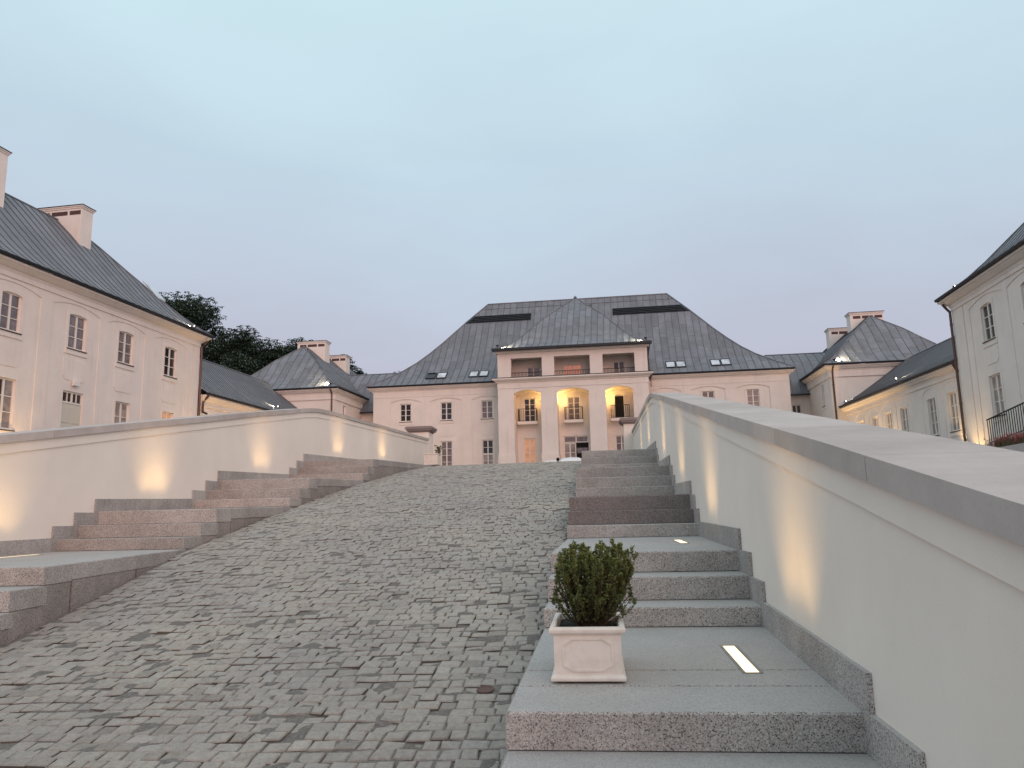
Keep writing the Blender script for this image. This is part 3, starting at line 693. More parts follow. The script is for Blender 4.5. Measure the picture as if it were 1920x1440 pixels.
blind_arcade(MF, pal, [(2.12, 4.55), (5.33, 7.83), (8.6, 11.1)], 1.9, 9.25, 9.49, 9.65, 2.09, XR, .06)
for a, b in ((-17.6, -16.4), (-14.35, -13.05), (-11.1, -9.75)): apron(MF, pal, a, b, 6.42, 7.3)
cornice(MF, pal, XL, -9.5, 9.65, 10.12, 10.46, .42, 1, 0); cornice(MF, pal, 2.4, XR, 9.65, 10.12, 10.46, .42, 0, 1)
downpipe(MF, pal, -9.32, .12, 2.0, 10.0, .3)
roof = MB()
PROF = [(0, 10.56), (.8, 11.08), (1.6, 11.62), (2.4, 12.2), (3.3, 13.0), (4.2, 13.95), (5.2, 15.12), (6.9, 17.25), (8.55, 19.2)]
EL, ER, EF, EB = XL-.45, XR+.45, 59.55, 76.7
PPROF = [(0, 12.56), (.9, 12.90), (1.8, 13.30), (2.7, 13.92), (3.6, 14.66), (5.3, 16.08), (9.1, 18.75)]
PL_, PR_, PFY = -9.42, 2.38, 56.95
def porticoz(x, y):
    t = y-PFY; k = (PR_-PL_)/2/9.1; tx = min(x-PL_, PR_-x)/k
    return float(np.interp(min(t, tx), [p[0] for p in PPROF], [p[1] for p in PPROF])) if tx > 0 and t > 0 else -9
sk = lambda p: p[2] < porticoz(p[0], p[1])-.25
rp = MB(); rp.quad((EL+8, EF+8, 18.6), (ER-8, EF+8, 18.6), (ER-8, EF+8.1, 18.6), (EL+8, EF+8.1, 18.6))
mroof = rp.build('roof', SEAM, pal)
bs = []
b_, _ = roof_face(mroof, (EL, EF), (ER, EF), (0, 1), PROF, 1, 1, .56, 2.3, True, sk); bs.append(b_)
for A, B, inn in (((EL, EB), (EL, EF), (1, 0)), ((ER, EF), (ER, EB), (-1, 0)), ((ER, EB), (EL, EB), (0, -1))):
    b_, _ = roof_face(mroof, A, B, inn, PROF, 1, 1, panels=False); bs.append(b_)
merge('roof_decking', bs, SEAM, mroof)
zf = lambda t: float(np.interp(t, [p[0] for p in PROF], [p[1] for p in PROF]))
hip_cap(mroof, [(EL+p[0], EF+p[0], p[1]+.03) for p in PROF]); hip_cap(mroof, [(ER-p[0], EF+p[0], p[1]+.03) for p in PROF])
hip_cap(mroof, [(EL+8.55, EF+8.55, 19.22), (ER-8.55, EF+8.55, 19.22)], .06, 'ridge_cap')
# dark louvred bands near the ridge
for x0, x1, tl in ((-13.35, -7.5, 6.75), (-.35, 6.4, 6.75)):
    t0, t1 = tl, tl+.62
    bb = MB(); q = lambda x, t, h: np.array([x, EF+t-h*.6, zf(t)+h*.6])
    e0 = (t0-(x0-EL)) if x0 < -10 else 0
    bb.hexa([q(max(x0, EL+t0+.05), t0, -.05), q(min(x1, ER-t0-.05), t0, -.05), q(min(x1, ER-t1-.05), t1, -.05), q(max(x0, EL+t1+.05), t1, -.05)], [q(max(x0, EL+t0+.05), t0, .07), q(min(x1, ER-t0-.05), t0, .07), q(min(x1, ER-t1-.05), t1, .07), q(max(x0, EL+t1+.05), t1, .07)])
    bb.build('louvre_band', GUTTER, mroof)
    for k in range(4):
        ta = t0+.06+k*.15; sl_ = MB(); xa, xb = max(x0, EL+ta+.25), min(x1, ER-ta-.25); sl_.hexa([q(xa, ta, .072), q(xb, ta, .072), q(xb, ta+.09, .072), q(xa, ta+.09, .072)], [q(xa, ta, .14), q(xb, ta, .14), q(xb, ta+.02, .14), q(xa, ta+.02, .14)]); sl_.build('louvre_slat', SLAT, mroof)
# roof windows in pairs
def skylight(x0, x1, t0, t1, opened=False):
    q = lambda x, t, h: np.array([x, EF+t-h*.55, zf(t)+h*.83]); m = MB(); e = .05
    for a, b, c, d in ((x0, x0+e, t0, t1), (x1-e, x1, t0, t1), (x0+e, x1-e, t0, t0+e), (x0+e, x1-e, t1-e, t1)):
        m.hexa([q(a, c, 0), q(b, c, 0), q(b, d, 0), q(a, d, 0)], [q(a, c, .1), q(b, c, .1), q(b, d, .1), q(a, d, .1)])
    o = m.build('skylight', GUTTER, mroof); p = MB()
    if opened:
        p.quad(q(x0+e, t0+e, .04), q(x1-e, t0+e, .04), q(x1-e, t1-e, .04), q(x0+e, t1-e, .04)); p.build('opening', BLACK, o)
        l = MB(); a, b = q(x0, t0+.35, .12), q(x1, t0+.35, .12); v = np.array([0, -.35, -.28]); w_ = np.array([0, .3, .12]); l.hexa([a+v, b+v, b+w_, a+w_], [a+v+np.array([0, 0, .05]), b+v+np.array([0, 0, .05]), b+w_+np.array([0, 0, .05]), a+w_+np.array([0, 0, .05])]); l.build('sash', GUTTER, o)
    else:
        p.quad(q(x0+e, t0+e, .07), q(x1-e, t0+e, .07), q(x1-e, t1-e, .07), q(x0+e, t1-e, .07)); p.build('pane', G_SKY, o)
    return o
skylight(-15.5, -14.72, .85, 1.75, True); skylight(-14.62, -13.84, .85, 1.75)
for a in (-11.95, -11.13, 3.6, 4.38, 7.0, 7.78): skylight(a, a+.72, .82, 1.75)

# portico
PF = Fr((0, 57.5), (1, 0), (0, -1)); PIL = [(-9.14, -7.94), (-5.9, -4.70), (-2.32, -1.08), (.94, 2.08)]; NI = [(-7.94, -5.9), (-4.70, -2.32), (-1.08, .94)]
for a, b in PIL:
    PF.part('pilaster', STUCCO, pal, (a, b, -1.7, 0, 1.9, 9.58)); PF.part('pilaster_plinth', STUCCO, pal, (a-.05, b+.05, -1.68, .06, 1.9, 4.6))
for k, (a, b) in enumerate(NI):
    zs, zp = 9.18, 9.45 if k != 1 else 9.46; m = MB(); n = 16; pts = [(a+(b-a)*i/n, zp-(zp-zs)*(2*i/n-1)**2) for i in range(n+1)]
    for i in range(n):
        (x0, y0), (x1, y1) = pts[i], pts[i+1]
        m.quad(PF(x0, -.012, y0), PF(x1, -.012, y1), PF(x1, -.012, 9.58), PF(x0, -.012, 9.58)); m.quad(PF(x0, -.012, y0), PF(x1, -.012, y1), PF(x1, -1.7, y1), PF(x0, -1.7, y0))
    m.build('arch', STUCCO, pal)
PF.part('entablature', STUCCO, pal, (-9.17, 2.11, -1.7, .03, 9.582, 10.0))
m = MB(); pr = [(0, 10.0), (.08, 10.02), (.12, 10.1), (.25, 10.16), (.30, 10.22), (.36, 10.24), (.36, 10.33), (0, 10.35)]; n = len(pr)
q0 = [PF(-9.17-a, a, z) for a, z in pr]; q1 = [PF(2.11+a, a, z) for a, z in pr]; m.add(q0+q1, [(i, (i+1) % n, n+(i+1) % n, n+i) for i in range(n)]+[tuple(range(n-1, -1, -1)), tuple(range(n, 2*n))]); m.build('cornice', STUCCO, pal)
PF.part('cornice_flashing', GUTTER, pal, (-9.5, 2.45, -2.5, .38, 10.352, 10.385))
NF = Fr((0, 59.2), (1, 0), (0, -1))
no = [(-7.40, -6.53, 7.2, 9.04), (-4.02, -3.08, 7.2, 9.03), (-.53, .31, 7.2, 9.0), (-7.47, -6.57, 3.2, 5.95), (-4.41, -2.55, 2.1, 6.0), (-.51, .37, 3.2, 5.92)]
wall(NF, 'niche_wall', pal, -9.1, 2.05, 1.9, 9.58, no)
window(NF, pal, *no[0], 2, 4, G_DARK, sill=False); window(NF, pal, *no[1], 2, 4, G_MID, sill=False); window(NF, pal, *no[3], 2, 5, G_WARM, sill=False); window(NF, pal, *no[5], 2, 5, G_MID, sill=False)
# third balcony door stands open
wo = window(NF, pal, -.53, .31, 7.2, 9.0, 1, 1, BLACK, sill=False, name='open_door')
for u in (-.47, .25): NF.part('door_leaf', FRAMEW, wo, (u-.03, u+.03, -.09, -.02+.35, 7.25, 8.95))
# entrance: two leaves, one open, below a glazed fanlight
window(NF, pal, -4.41, -2.55, 5.5, 6.0, 2, 1, G_MID, sill=False, name='transom_window')
window(NF, pal, -4.41, -3.5, 2.1, 5.47, 2, 5, G_PALE, sill=False, casing=False, name='entrance_door', dark={(0, 2), (1, 1), (0, 1)})
NF.part('entrance_door', BLACK, pal, (-3.48, -2.57, -.13, -.11, 2.1, 5.47)); NF.part('entrance_hall', G_MID, pal, (-3.45, -2.62, -.108, -.10, 4.7, 5.1))
NF.part('entrance_lamp', FRAMEW, pal, (-3.58, -3.42, .0, .12, 6.12, 6.24))
def railing(fr, parent, u0, u1, o0, o1, z0, z1, n, sides=True, name='railing'):
    m = MB(); t = .028
    pts = ([(u0, o0), (u0, o1), (u1, o1), (u1, o0)] if sides else [(u0, o1), (u1, o1)])
    for (a, b), (c, d) in zip(pts[:-1], pts[1:]):
        m.bar(fr(a, b, z1), fr(c, d, z1), .04); m.bar(fr(a, b, z0+.06), fr(c, d, z0+.06), .03)
        k = n if abs(a-c) > .01 else 4
        for i in range(k+1): m.bar(fr(a+(c-a)*i/k, b+(d-b)*i/k, z0), fr(a+(c-a)*i/k, b+(d-b)*i/k, z1), t)
    return m.build(name, IRON, parent)
for a, b in ((-7.82, -6.32), (-4.28, -2.84), (-.80, .68)):
    NF.part('balcony_slab', STUCCO, pal, (a, b, .0, .72, 6.96, 7.18)); railing(NF, pal, a+.06, b-.06, 0, .66, 7.18, 8.14, 10, name='balcony_railing')
# loggia above the portico
LF = Fr((0, 57.62), (1, 0), (0, -1)); lo = [(-8.13, -5.77, 10.39, 11.91), (-4.84, -2.16, 10.39, 11.92), (-1.21, 1.15, 10.39, 11.91)]
wall(LF, 'loggia_wall', pal, -9.15, 2.10, 10.36, 12.5, lo, .45)
LB = Fr((0, 59.3), (1, 0), (0, -1)); lops = [(-7.1, -6.1, 10.4, 11.5), (-4.25, -2.85, 10.4, 11.55), (-.45, .42, 10.4, 11.62)]
wall(LB, 'loggia_back_wall', pal, -9.1, 2.05, 10.3, 12.3, lops)
window(LB, pal, *lops[0], 2, 2, G_PALE, sill=False, casing=False); window(LB, pal, *lops[1], 4, 3, G_ROSE, sill=False, casing=False); window(LB, pal, *lops[2], 2, 2, G_MID, sill=False, casing=False, dark={(0, 1), (1, 1)})
m = MB(); m.quad((-9.1, 57.7, 12.05), (2.05, 57.7, 12.05), (2.05, 60, 12.05), (-9.1, 60, 12.05)); m.quad((-9.15, 57.62, 10.36), (-9.15, 62, 10.36), (-9.15, 62, 12.5), (-9.15, 57.62, 12.5)); m.quad((2.1, 57.62, 10.36), (2.1, 62, 10.36), (2.1, 62, 12.5), (2.1, 57.62, 12.5))
for x in (-5.3, -1.7): m.quad((x, 58, 10.3), (x, 60, 10.3), (x, 60, 12.1), (x, 58, 12.1))
m.build('loggia_ceiling', STUCCO, pal)
for a, b, _, _ in lo: railing(LF, pal, a, b, -.3, -.25, 10.39, 10.83, 22, False, 'loggia_railing')
LF.part('loggia_cornice', STUCCO, pal, (-9.32, 2.27, .0, .2, 12.3, 12.46)); LF.part('loggia_gutter', GUTTER, pal, (-9.5, 2.46, .1, .72, 12.462, 12.60))
k45 = (PR_-PL_)/2/9.1; pr0 = MB(); pr0.quad((-4, 62, 14), (-3, 62, 14), (-3, 62.1, 14), (-4, 62.1, 14)); proof = pr0.build('portico_roof', SEAM, pal)
bs = []
b_, _ = roof_face(proof, (PL_, PFY), (PR_, PFY), (0, 1), PPROF, k45, k45, .5, 2.6); bs.append(b_)
SPROF = [(t*k45, z) for t, z in PPROF]
for A, B, inn in (((PL_, PFY+9.1), (PL_, PFY), (1, 0)), ((PR_, PFY), (PR_, PFY+9.1), (-1, 0))):
    b_, _ = roof_face(proof, A, B, inn, SPROF, 0 if inn[0] > 0 else 1/k45, 1/k45 if inn[0] > 0 else 0, .5, 2.6, panels=False); bs.append(b_)
merge('roof_decking', bs, ZINC, proof)
for s in (-1, 1): hip_cap(proof, [(CX+0.04+s*((PR_-PL_)/2-p[0]*k45), PFY+p[0], p[1]+.03) for p in PPROF], .035)
m = MB(); ap = np.array([CX+.04, PFY+9.1, 18.75]); m.tube([ap, ap+np.array([0, 0, .12]), ap+np.array([0, 0, .2])], [.16, .1, .02], 8); m.build('finial', ZINC, proof)

# warm lamps under the three arches
def point(name, loc, power, color, radius, parent):
    l = bpy.data.lights.new(name, 'POINT'); l.energy = power; l.color = color; l.shadow_soft_size = radius
    o = bpy.data.objects.new(name, l); COL.objects.link(o); o.parent = parent; o.location = np.array(loc, float)-parent_world(parent); return o
for k, (x, pw, nm) in enumerate([(-6.12, 16, 'lamp under the left portico arch, lighting its right reveal'), (-4.45, 34, 'lamp under the middle portico arch, lighting the vault above the entrance'), (-.85, 30, 'lamp under the right portico arch, above the open balcony door')]):
    t = thing('arch_lamp', (x, 58.55, 8.9), nm, 'wall lamp', 'warm lamps under the portico arches'); sx_ = 1 if k == 0 else -1
    m = MB(); m.bar((x, 58.5, 8.7), (x+sx_*.22, 58.5, 8.7), .03); m.build('bracket', STUCCO, t)
    m = MB(); m.tube([(x, 58.5, 8.68), (x, 58.5, 8.73)], [.03, .05], 8); m.build('shade', STUCCO, t)
    point('arch_lamp_light', (x, 58.5, 8.8), pw*1.35, (1.0, .60, .17), .05, t)

# ------------------------------------------------------------------ left wing pavilion
def rot(a): return (math.sin(R(a)), math.cos(R(a)))
dL = rot(1.85); LPF = Fr((-23.85, 41), dL, (dL[1], -dL[0]))
lp = thing('wing_pavilion', tuple(LPF(-8, -4.5, 2.0)), 'two-storey cream wing on the left with panelled door and tall chimneys', 'building')
W1 = [(-13.98, -12.95), (-10.25, -9.15), (-6.92, -5.80), (-3.22, -2.15)]; GW = [(-13.98, -12.9), (-6.87, -5.82), (-3.18, -2.16)]; DR = (-10.3, -9.03)
U0 = -26.0
ops = [(a, b, 7.87, 9.46) for a, b in W1]+[(a, b, 3.9, 5.95) for a, b in GW]+[(DR[0], DR[1], 2.6, 5.95)]+[(-18.0, -16.9, 7.87, 9.46), (-18.0, -16.9, 3.9, 5.95)]
wall(LPF, 'wall', lp, U0, 0, 1.8, 10.6, ops)
EW = Fr(LPF(0, 0, 0)[:2], tuple(-LPF.n[:2]), tuple(LPF.d[:2])); wall(EW, 'end_wall', lp, 0, 9.4, 1.8, 10.6, [])
for i, (a, b) in enumerate(W1): window(LPF, lp, a, b, 7.87, 9.46, 2, 3, [G_MID, G_MID, G_MID, G_DARK][i], arch=.07, open_col=0 if i == 3 else None)
window(LPF, lp, -18.0, -16.9, 7.87, 9.46, 2, 3, G_MID, arch=.07); window(LPF, lp, -18.0, -16.9, 3.9, 5.95, 2, 3, G_MID)
for i, (a, b) in enumerate(GW): window(LPF, lp, a, b, 3.9, 5.95, 2, 3, [G_PALE, G_PALE, G_WARM][i], dark={(0, 0), (0, 1), (0, 2)} if i == 0 else None)
window(LPF, lp, DR[0], DR[1], 5.42, 5.95, 4, 1, G_DARK, sill=False, casing=False, name='transom_window')
dr = LPF.part('door', DOORM, lp, (DR[0], DR[1], -.14, -.09, 2.6, 5.40))
for a in (.08, .67):
    for z0, z1 in ((4.55, 5.25), (3.9, 4.45), (2.75, 3.8)): LPF.part('door_panel', DOORM, dr, (DR[0]+a, DR[0]+a+.52, -.089, -.075, z0, z1))
LPF.part('wall_sign', FRAMEW, lp, (-9.85, -9.5, .05, .16, 6.22, 6.42))
blind_arcade(LPF, lp, [(-18.9, -15.9), (-15.0, -11.97), (-11.3, -8.3), (-7.72, -4.95), (-4.2, -1.25)], 1.8, 9.66, 9.90, 10.05, U0, -.68)
LPF.part('corner_lesene', STUCCO, lp, (-.6, -.0, .001, .045, 1.8, 10.05))
for a, b in ((-13.9, -12.9), (-10.35, -9.05), (-7.0, -5.75), (-3.3, -2.1)): apron(LPF, lp, a-.08, b+.08, 6.44, 7.4)
cornice(LPF, lp, U0, 0, 10.05, 10.28, 10.66, .48, 0, 1); cornice(EW, lp, 0, 9.4, 10.05, 10.28, 10.66, .48, 1, 1)
downpipe(LPF, lp, .05, .12, 1.9, 10.05, .35)
LPROF = [(0, 10.76), (.5, 11.08), (1.1, 11.58), (1.7, 12.15), (2.4, 12.9), (3.3, 13.85), (4.3, 14.95), (5.2, 15.86)]
lr = MB(); q = LPF(-8, -4.7, 15.6); lr.quad(q, q+LPF.d, q+LPF.d+np.array([0, 0, .05]), q+np.array([0, 0, .05])); lroof = lr.build('roof', SEAM, lp)
def pav_roof(roof_o, fr, u0, u1, wback, prof, ov, panels_front=True, sw=.56, tray=99., end0=False, end1=True, pe1=False, pe0=False):
    P2 = lambda u, o: tuple(fr(u, o, 0)[:2]); a0, a1 = (u0-ov if end0 else u0), (u1+ov if end1 else u1); T = prof[-1][0]; bs = []
    b_, _ = roof_face(roof_o, P2(a0, ov), P2(a1, ov), tuple(-fr.n[:2]), prof, 1 if end0 else 0, 1 if end1 else 0, sw, tray, panels_front); bs.append(b_)
    b_, _ = roof_face(roof_o, P2(a1, -wback-ov), P2(a0, -wback-ov), tuple(fr.n[:2]), prof, 1 if end1 else 0, 1 if end0 else 0, panels=False); bs.append(b_)
    if end1: b_, _ = roof_face(roof_o, P2(a1, ov), P2(a1, -wback-ov), tuple(-fr.d[:2]), prof, 1, 1, sw, tray, pe1); bs.append(b_); hip_cap(roof_o, [fr(a1-t, ov-t, z+.03) for t, z in prof], .04)
    if end0: b_, _ = roof_face(roof_o, P2(a0, -wback-ov), P2(a0, ov), tuple(fr.d[:2]), prof, 1, 1, sw, tray, pe0); bs.append(b_); hip_cap(roof_o, [fr(a0+t, ov-t, z+.03) for t, z in prof], .04)
    merge('roof_decking', bs, SEAM, roof_o)
    zr = prof[-1][1]+.03; r0 = a0+T if end0 else a0; r1 = a1-T if end1 else a1
    if r1-r0 > .1: hip_cap(roof_o, [fr(r0, ov-T, zr), fr(r1, ov-T, zr)], .05, 'ridge_cap')
pav_roof(lroof, LPF, U0, 0, 9.4, LPROF, .5)
LCF = Fr(LPF(-6.0, -4.7, 0)[:2], tuple(LPF.n[:2]), tuple(-LPF.d[:2]))     # chimneys: long side across the roof
chimney(lroof, LCF, -1.4, 1.4, -.8, 0.0, 13.2, 16.6, 3)
LCF2 = Fr(LPF(-12.2, -4.7, 0)[:2], tuple(LPF.n[:2]), tuple(-LPF.d[:2])); chimney(lroof, LCF2, -1.2, 1.35, -1.35, 0.0, 13.2, 17.2, 3)
m = MB(); q = LPF(-1.9, .5-2.0, float(np.interp(2.0, [p[0] for p in LPROF], [p[1] for p in LPROF]))+.05)
tv = -LPF.n*1.0+np.array([0, 0, 1.05]); m.hexa([q, q+LPF.d*.7, q+LPF.d*.7+tv, q+tv], [p_+np.array([0, 0, .09]) for p_ in (q, q+LPF.d*.7, q+LPF.d*.7+tv, q+tv)]); m.build('skylight', G_SKY, lroof)

# ------------------------------------------------------------------ right wing pavilion
dR = rot(-.3); RPF = Fr((15.94, 39), dR, (-dR[1], dR[0]))
rpv = thing('wing_pavilion', tuple(RPF(-8, -4.5, 2.0)), 'two-storey cream wing cut off by the right edge, with an iron railing before it', 'building')
RW = [(-3.85, -2.80), (-7.45, -6.40), (-11.2, -10.15)]
ops = [(a, b, 7.15, 8.76) for a, b in RW]+[(a, b, 3.85, 5.62) for a, b in RW]
wall(RPF, 'wall', rpv, -22, 0, 1.8, 9.75, ops)
EWR = Fr(RPF(0, 0, 0)[:2], tuple(-RPF.n[:2]), tuple(RPF.d[:2])); wall(EWR, 'end_wall', rpv, 0, 9.4, 1.8, 9.75, [])
for i, (a, b) in enumerate(RW): window(RPF, rpv, a, b, 7.15, 8.76, 2, 3, G_DARK, arch=.08); window(RPF, rpv, a, b, 3.85, 5.62, 2, 3, G_PALE if i == 0 else G_MID)
blind_arcade(RPF, rpv, [(-12.3, -9.0), (-8.6, -5.3), (-4.95, -1.75)], 1.8, 8.9, 9.14, 9.27, -22, -1.25)
RPF.part('corner_lesene', STUCCO, rpv, (-1.15, -.0, .001, .045, 1.8, 9.27))
for a, b in ((-3.95, -2.7), (-7.55, -6.3)): apron(RPF, rpv, a, b, 6.1, 6.75)
cornice(RPF, rpv, -22, 0, 9.27, 9.45, 9.86, .48, 0, 1); cornice(EWR, rpv, 0, 9.4, 9.27, 9.45, 9.86, .48, 1, 1)
downpipe(RPF, rpv, .02, .12, 1.9, 9.3, .3)
RPROF = [(0, 9.96), (.5, 10.25), (1.1, 10.70), (1.7, 11.25), (2.4, 12.0), (3.3, 12.95), (4.3, 14.05), (5.2, 14.96)]
lr = MB(); q = RPF(-8, -4.7, 14.6); lr.quad(q, q+RPF.d, q+RPF.d+np.array([0, 0, .05]), q+np.array([0, 0, .05])); rroof = lr.build('roof', SEAM, rpv)
pav_roof(rroof, RPF, -22, 0, 9.4, RPROF, .5, pe1=False)

# ------------------------------------------------------------------ low wings
dl2 = rot(1.85); LLF = Fr((-24.04, 41.5), dl2, (dl2[1], -dl2[0]))
lw = thing('low_wing', tuple(LLF(8, -4, 2.0)), 'low cream wing behind the left parapet, only its ribbed roof showing', 'building')
wall(LLF, 'wall', lw, .2, 17.5, 1.8, 7.45, []); cornice(LLF, lw, .1, 17.5, 6.75, 6.95, 7.38, .4)
lr = MB(); q = LLF(8, -4, 10.4); lr.quad(q, q+LLF.d, q+LLF.d+np.array([0, 0, .05]), q+np.array([0, 0, .05])); r_ = lr.build('roof', SEAM, lw)
pav_roof(r_, LLF, .1, 18.6, 8.2, [(0, 7.5), (.6, 7.88), (1.5, 8.55), (3, 9.75), (4.5, 10.95)], .45, sw=.42, end1=False)
m = MB(); m.tube([LLF(.25, .5, 7.4), LLF(.25, .3, 7.15), LLF(.25, .12, 6.95), LLF(.25, .12, 6.4), LLF(.05, .5, 6.25)], .07, 8); m.build('downpipe', PIPE, lw)
dr2 = rot(-4.1); RLF = Fr((16.75, 41), dr2, (-dr2[1], dr2[0]))
rw = thing('low_wing', tuple(RLF(8, -4, 2.0)), 'low cream wing on the right with a row of tall windows under small blind arches', 'building')
RLW = [(.61, 1.50), (2.85, 3.77), (6.39, 7.31), (8.6, 9.51), (10.71, 11.62), (13.0, 13.9)]
wall(RLF, 'wall', rw, -2.0, 17.0, 1.8, 7.1, [(a, b, 3.83, 5.81) for a, b in RLW])
for i, (a, b) in enumerate(RLW): window(RLF, rw, a, b, 3.83, 5.81, 2, 3, G_PALE)
blind_arcade(RLF, rw, [(.1, 1.98), (2.3, 4.3), (5.8, 7.85), (8.1, 10.0), (10.2, 12.1), (12.5, 14.4)], 1.8, 6.10, 6.36, 6.50, -2.0, 17.0, .022)
cornice(RLF, rw, -2.0, 17.0, 6.50, 6.70, 7.06, .4)
lr = MB(); q = RLF(8, -4, 9.4); lr.quad(q, q+RLF.d, q+RLF.d+np.array([0, 0, .05]), q+np.array([0, 0, .05])); r_ = lr.build('roof', SEAM, rw)
pav_roof(r_, RLF, -2.0, 17.6, 8.2, [(0, 7.16), (.6, 7.5), (1.5, 8.05), (3, 9.1), (4.5, 10.2)], .45, sw=.5, end1=False)
m = MB(); m.tube([RLF(-.6, .62, 7.05), RLF(-.6, .45, 6.7), RLF(-.6, .12, 6.45), RLF(-.6, .1, 2)], .07, 8); m.build('downpipe', PIPE, rw)

# ------------------------------------------------------------------ small pavilions beside the palace, and the links
SPROFS = [(0, 10.18), (.6, 10.56), (1.3, 11.12), (2.2, 12.02), (3.3, 13.18), (4.95, 14.62)]
def small_pav(sgn, label):
    ang = 0.0; d = rot(1.85 if sgn < 0 else -4.1 if False else -1.85)
    xc = CX+sgn*18.28                               # inner front corner
    SFc = Fr((xc, 57.0), d, (d[1], -d[0]) if sgn < 0 else (-d[1], d[0]))          # inner side wall, u going back
    FFc = Fr((xc, 57.0), (-1, 0) if sgn > 0 and False else ((-1, 0) if sgn < 0 else (1, 0)), (0, -1))   # front wall, u going outward
    t = thing('small_pavilion', tuple(SFc(4, -4.5, 2.0)), label, 'building')
    wall(FFc, 'front_wall', t, 0, 9, 1.8, 10.1, []); wall(SFc, 'side_wall', t, 0, 9, 1.8, 10.1, [(1.75, 2.3, 7.5, 9.05)])
    window(SFc, t, 1.75, 2.3, 7.5, 9.05, 1, 3, G_MID)
    cornice(FFc, t, 0, 9, 9.28, 9.72, 10.08, .42, 1, 1); cornice(SFc, t, 0, 9, 9.28, 9.72, 10.08, .42, 1, 1)
    FFc.part('corner_lesene', STUCCO, t, (0.0, .55, .001, .03, 1.8, 9.28)); FFc.part('frieze_line', STUCCO, t, (.0, 9, .046, .06, 9.28, 9.34))
    downpipe(FFc, t, .16, .1, 2.0, 9.7, .3)
    lr = MB(); q = FFc(4.4, -4.6, 14.2); lr.quad(q, q+FFc.d*.2, q+FFc.d*.2+np.array([0, 0, .05]), q+np.array([0, 0, .05])); ro = lr.build('roof', SEAM, t)
    P2 = lambda u, o: tuple(FFc(u, o, 0)[:2]); ov = .45; bs = []
    b_, _ = roof_face(ro, P2(-ov, ov), P2(9+ov, ov), (0, 1), SPROFS, 1, 1, .6, 1.55); bs.append(b_)
    P3 = lambda u, o: tuple(SFc(u, o, 0)[:2])
    b_, _ = roof_face(ro, P3(-ov, ov), P3(14.0, ov), tuple(-SFc.n[:2]), SPROFS, 1, 0, .6, 1.55); bs.append(b_)
    b_, _ = roof_face(ro, P2(9+ov, ov), P2(9+ov, -14), tuple(-FFc.d[:2]), SPROFS, 1, 0, panels=False); bs.append(b_)
    merge('roof_decking', bs, SEAM, ro)
    hip_cap(ro, [FFc(-ov+a, ov-a, z+.03) for a, z in SPROFS], .04); hip_cap(ro, [FFc(9+ov-a, ov-a, z+.03) for a, z in SPROFS], .04); hip_cap(ro, [FFc(4.5, -4.5, 14.66), SFc(14, -4.5, 14.66)], .05, 'ridge_cap')
    CF = Fr((0, 62.6), (1, 0), (0, -1)); CB = Fr((0, 66.5), (1, 0), (0, -1))
    if sgn < 0: chimney(ro, CF, -27.35, -24.85, -1.0, 0, 11.5, 15.35, 3); chimney(ro, CB, -26.5, -24.42, -1.0, 0, 11.5, 14.85, 3)
    else: chimney(ro, CF, 18.05, 20.5, -1.0, 0, 11.5, 15.25, 3); chimney(ro, CB, 17.4, 19.6, -1.0, 0, 11.5, 14.95, 3)
    return t
small_pav(-1, 'small cream pavilion left of the palace with a pyramid roof and two chimneys'); small_pav(1, 'small cream pavilion right of the palace with a pyramid roof and two chimneys')
def link(sgn, label):
    x0, x1 = (CX+sgn*15.6, CX+sgn*22.0); a, b = min(x0, x1), max(x0, x1); f = Fr((0, 62.9), (1, 0), (0, -1))
    t = thing('link_building', ((a+b)/2, 64, 2.0), label, 'building'); xw = (CX+sgn*16.2, CX+sgn*18.6); wu0, wu1 = min(xw), max(xw)
    wo_ = (CX+sgn*17.1-.35, CX+sgn*17.1+.35, 6.9, 8.2); wall(f, 'wall', t, a, b, 1.8, 9.0, [wo_]); window(f, t, *wo_, 2, 2, G_DARK, casing=False)
    lr = MB(); lr.quad((a+1, 66, 12), (b-1, 66, 12), (b-1, 66, 12.1), (a+1, 66, 12.1)); ro = lr.build('roof', SEAM, t)
    pr = [(0, 8.92), (.25, 9.35), (.6, 10.0), (1.2, 10.9), (2.0, 11.75), (3.2, 12.6), (3.8, 12.85)]
    b_, _ = roof_face(ro, (a, 62.5), (b, 62.5), (0, 1), pr, 0, 0, .62, 4.0); b2, _ = roof_face(ro, (b, 70.1), (a, 70.1), (0, -1), pr, 0, 0, panels=False); merge('roof_decking', [b_, b2], SEAM, ro)
    hip_cap(ro, [(a, 66.3, 12.88), (b, 66.3, 12.88)], .05, 'ridge_cap'); f.part('gutter', GUTTER, t, (a, b, .38, .52, 8.86, 8.97)); return t
link(-1, 'narrow link building between the left small pavilion and the palace'); link(1, 'narrow link building between the right small pavilion and the palace')

# ------------------------------------------------------------------ floodlights on the roofs, uplights at the walls
floodlight(LPF(-.95, .25, 11.06), LPF(-2.6, 0, 11.08), 'small floodlight at the eave corner of the left wing', 500, 60)
floodlight((CX-18.55, 56.86, 10.52), (CX-20.0, 57.35, 10.75), 'small floodlight on the corner of the left small pavilion roof', 700)
floodlight((CX+18.62, 56.86, 10.52), (CX+20.0, 57.35, 10.75), 'small floodlight on the corner of the right small pavilion roof', 700)
floodlight((PL_+.35, PFY+.2, 12.86), (PL_+1.6, PFY+.7, 12.95), 'small floodlight at the left corner of the portico roof', 600)
floodlight((PR_-.35, PFY+.2, 12.86), (PR_-1.6, PFY+.7, 12.95), 'small floodlight at the right corner of the portico roof', 600)
floodlight(RPF(-.75, .1, 10.32), RPF(-2.4, -.2, 10.4), 'bright floodlight glinting at the eave corner of the right wing', 300, 60)
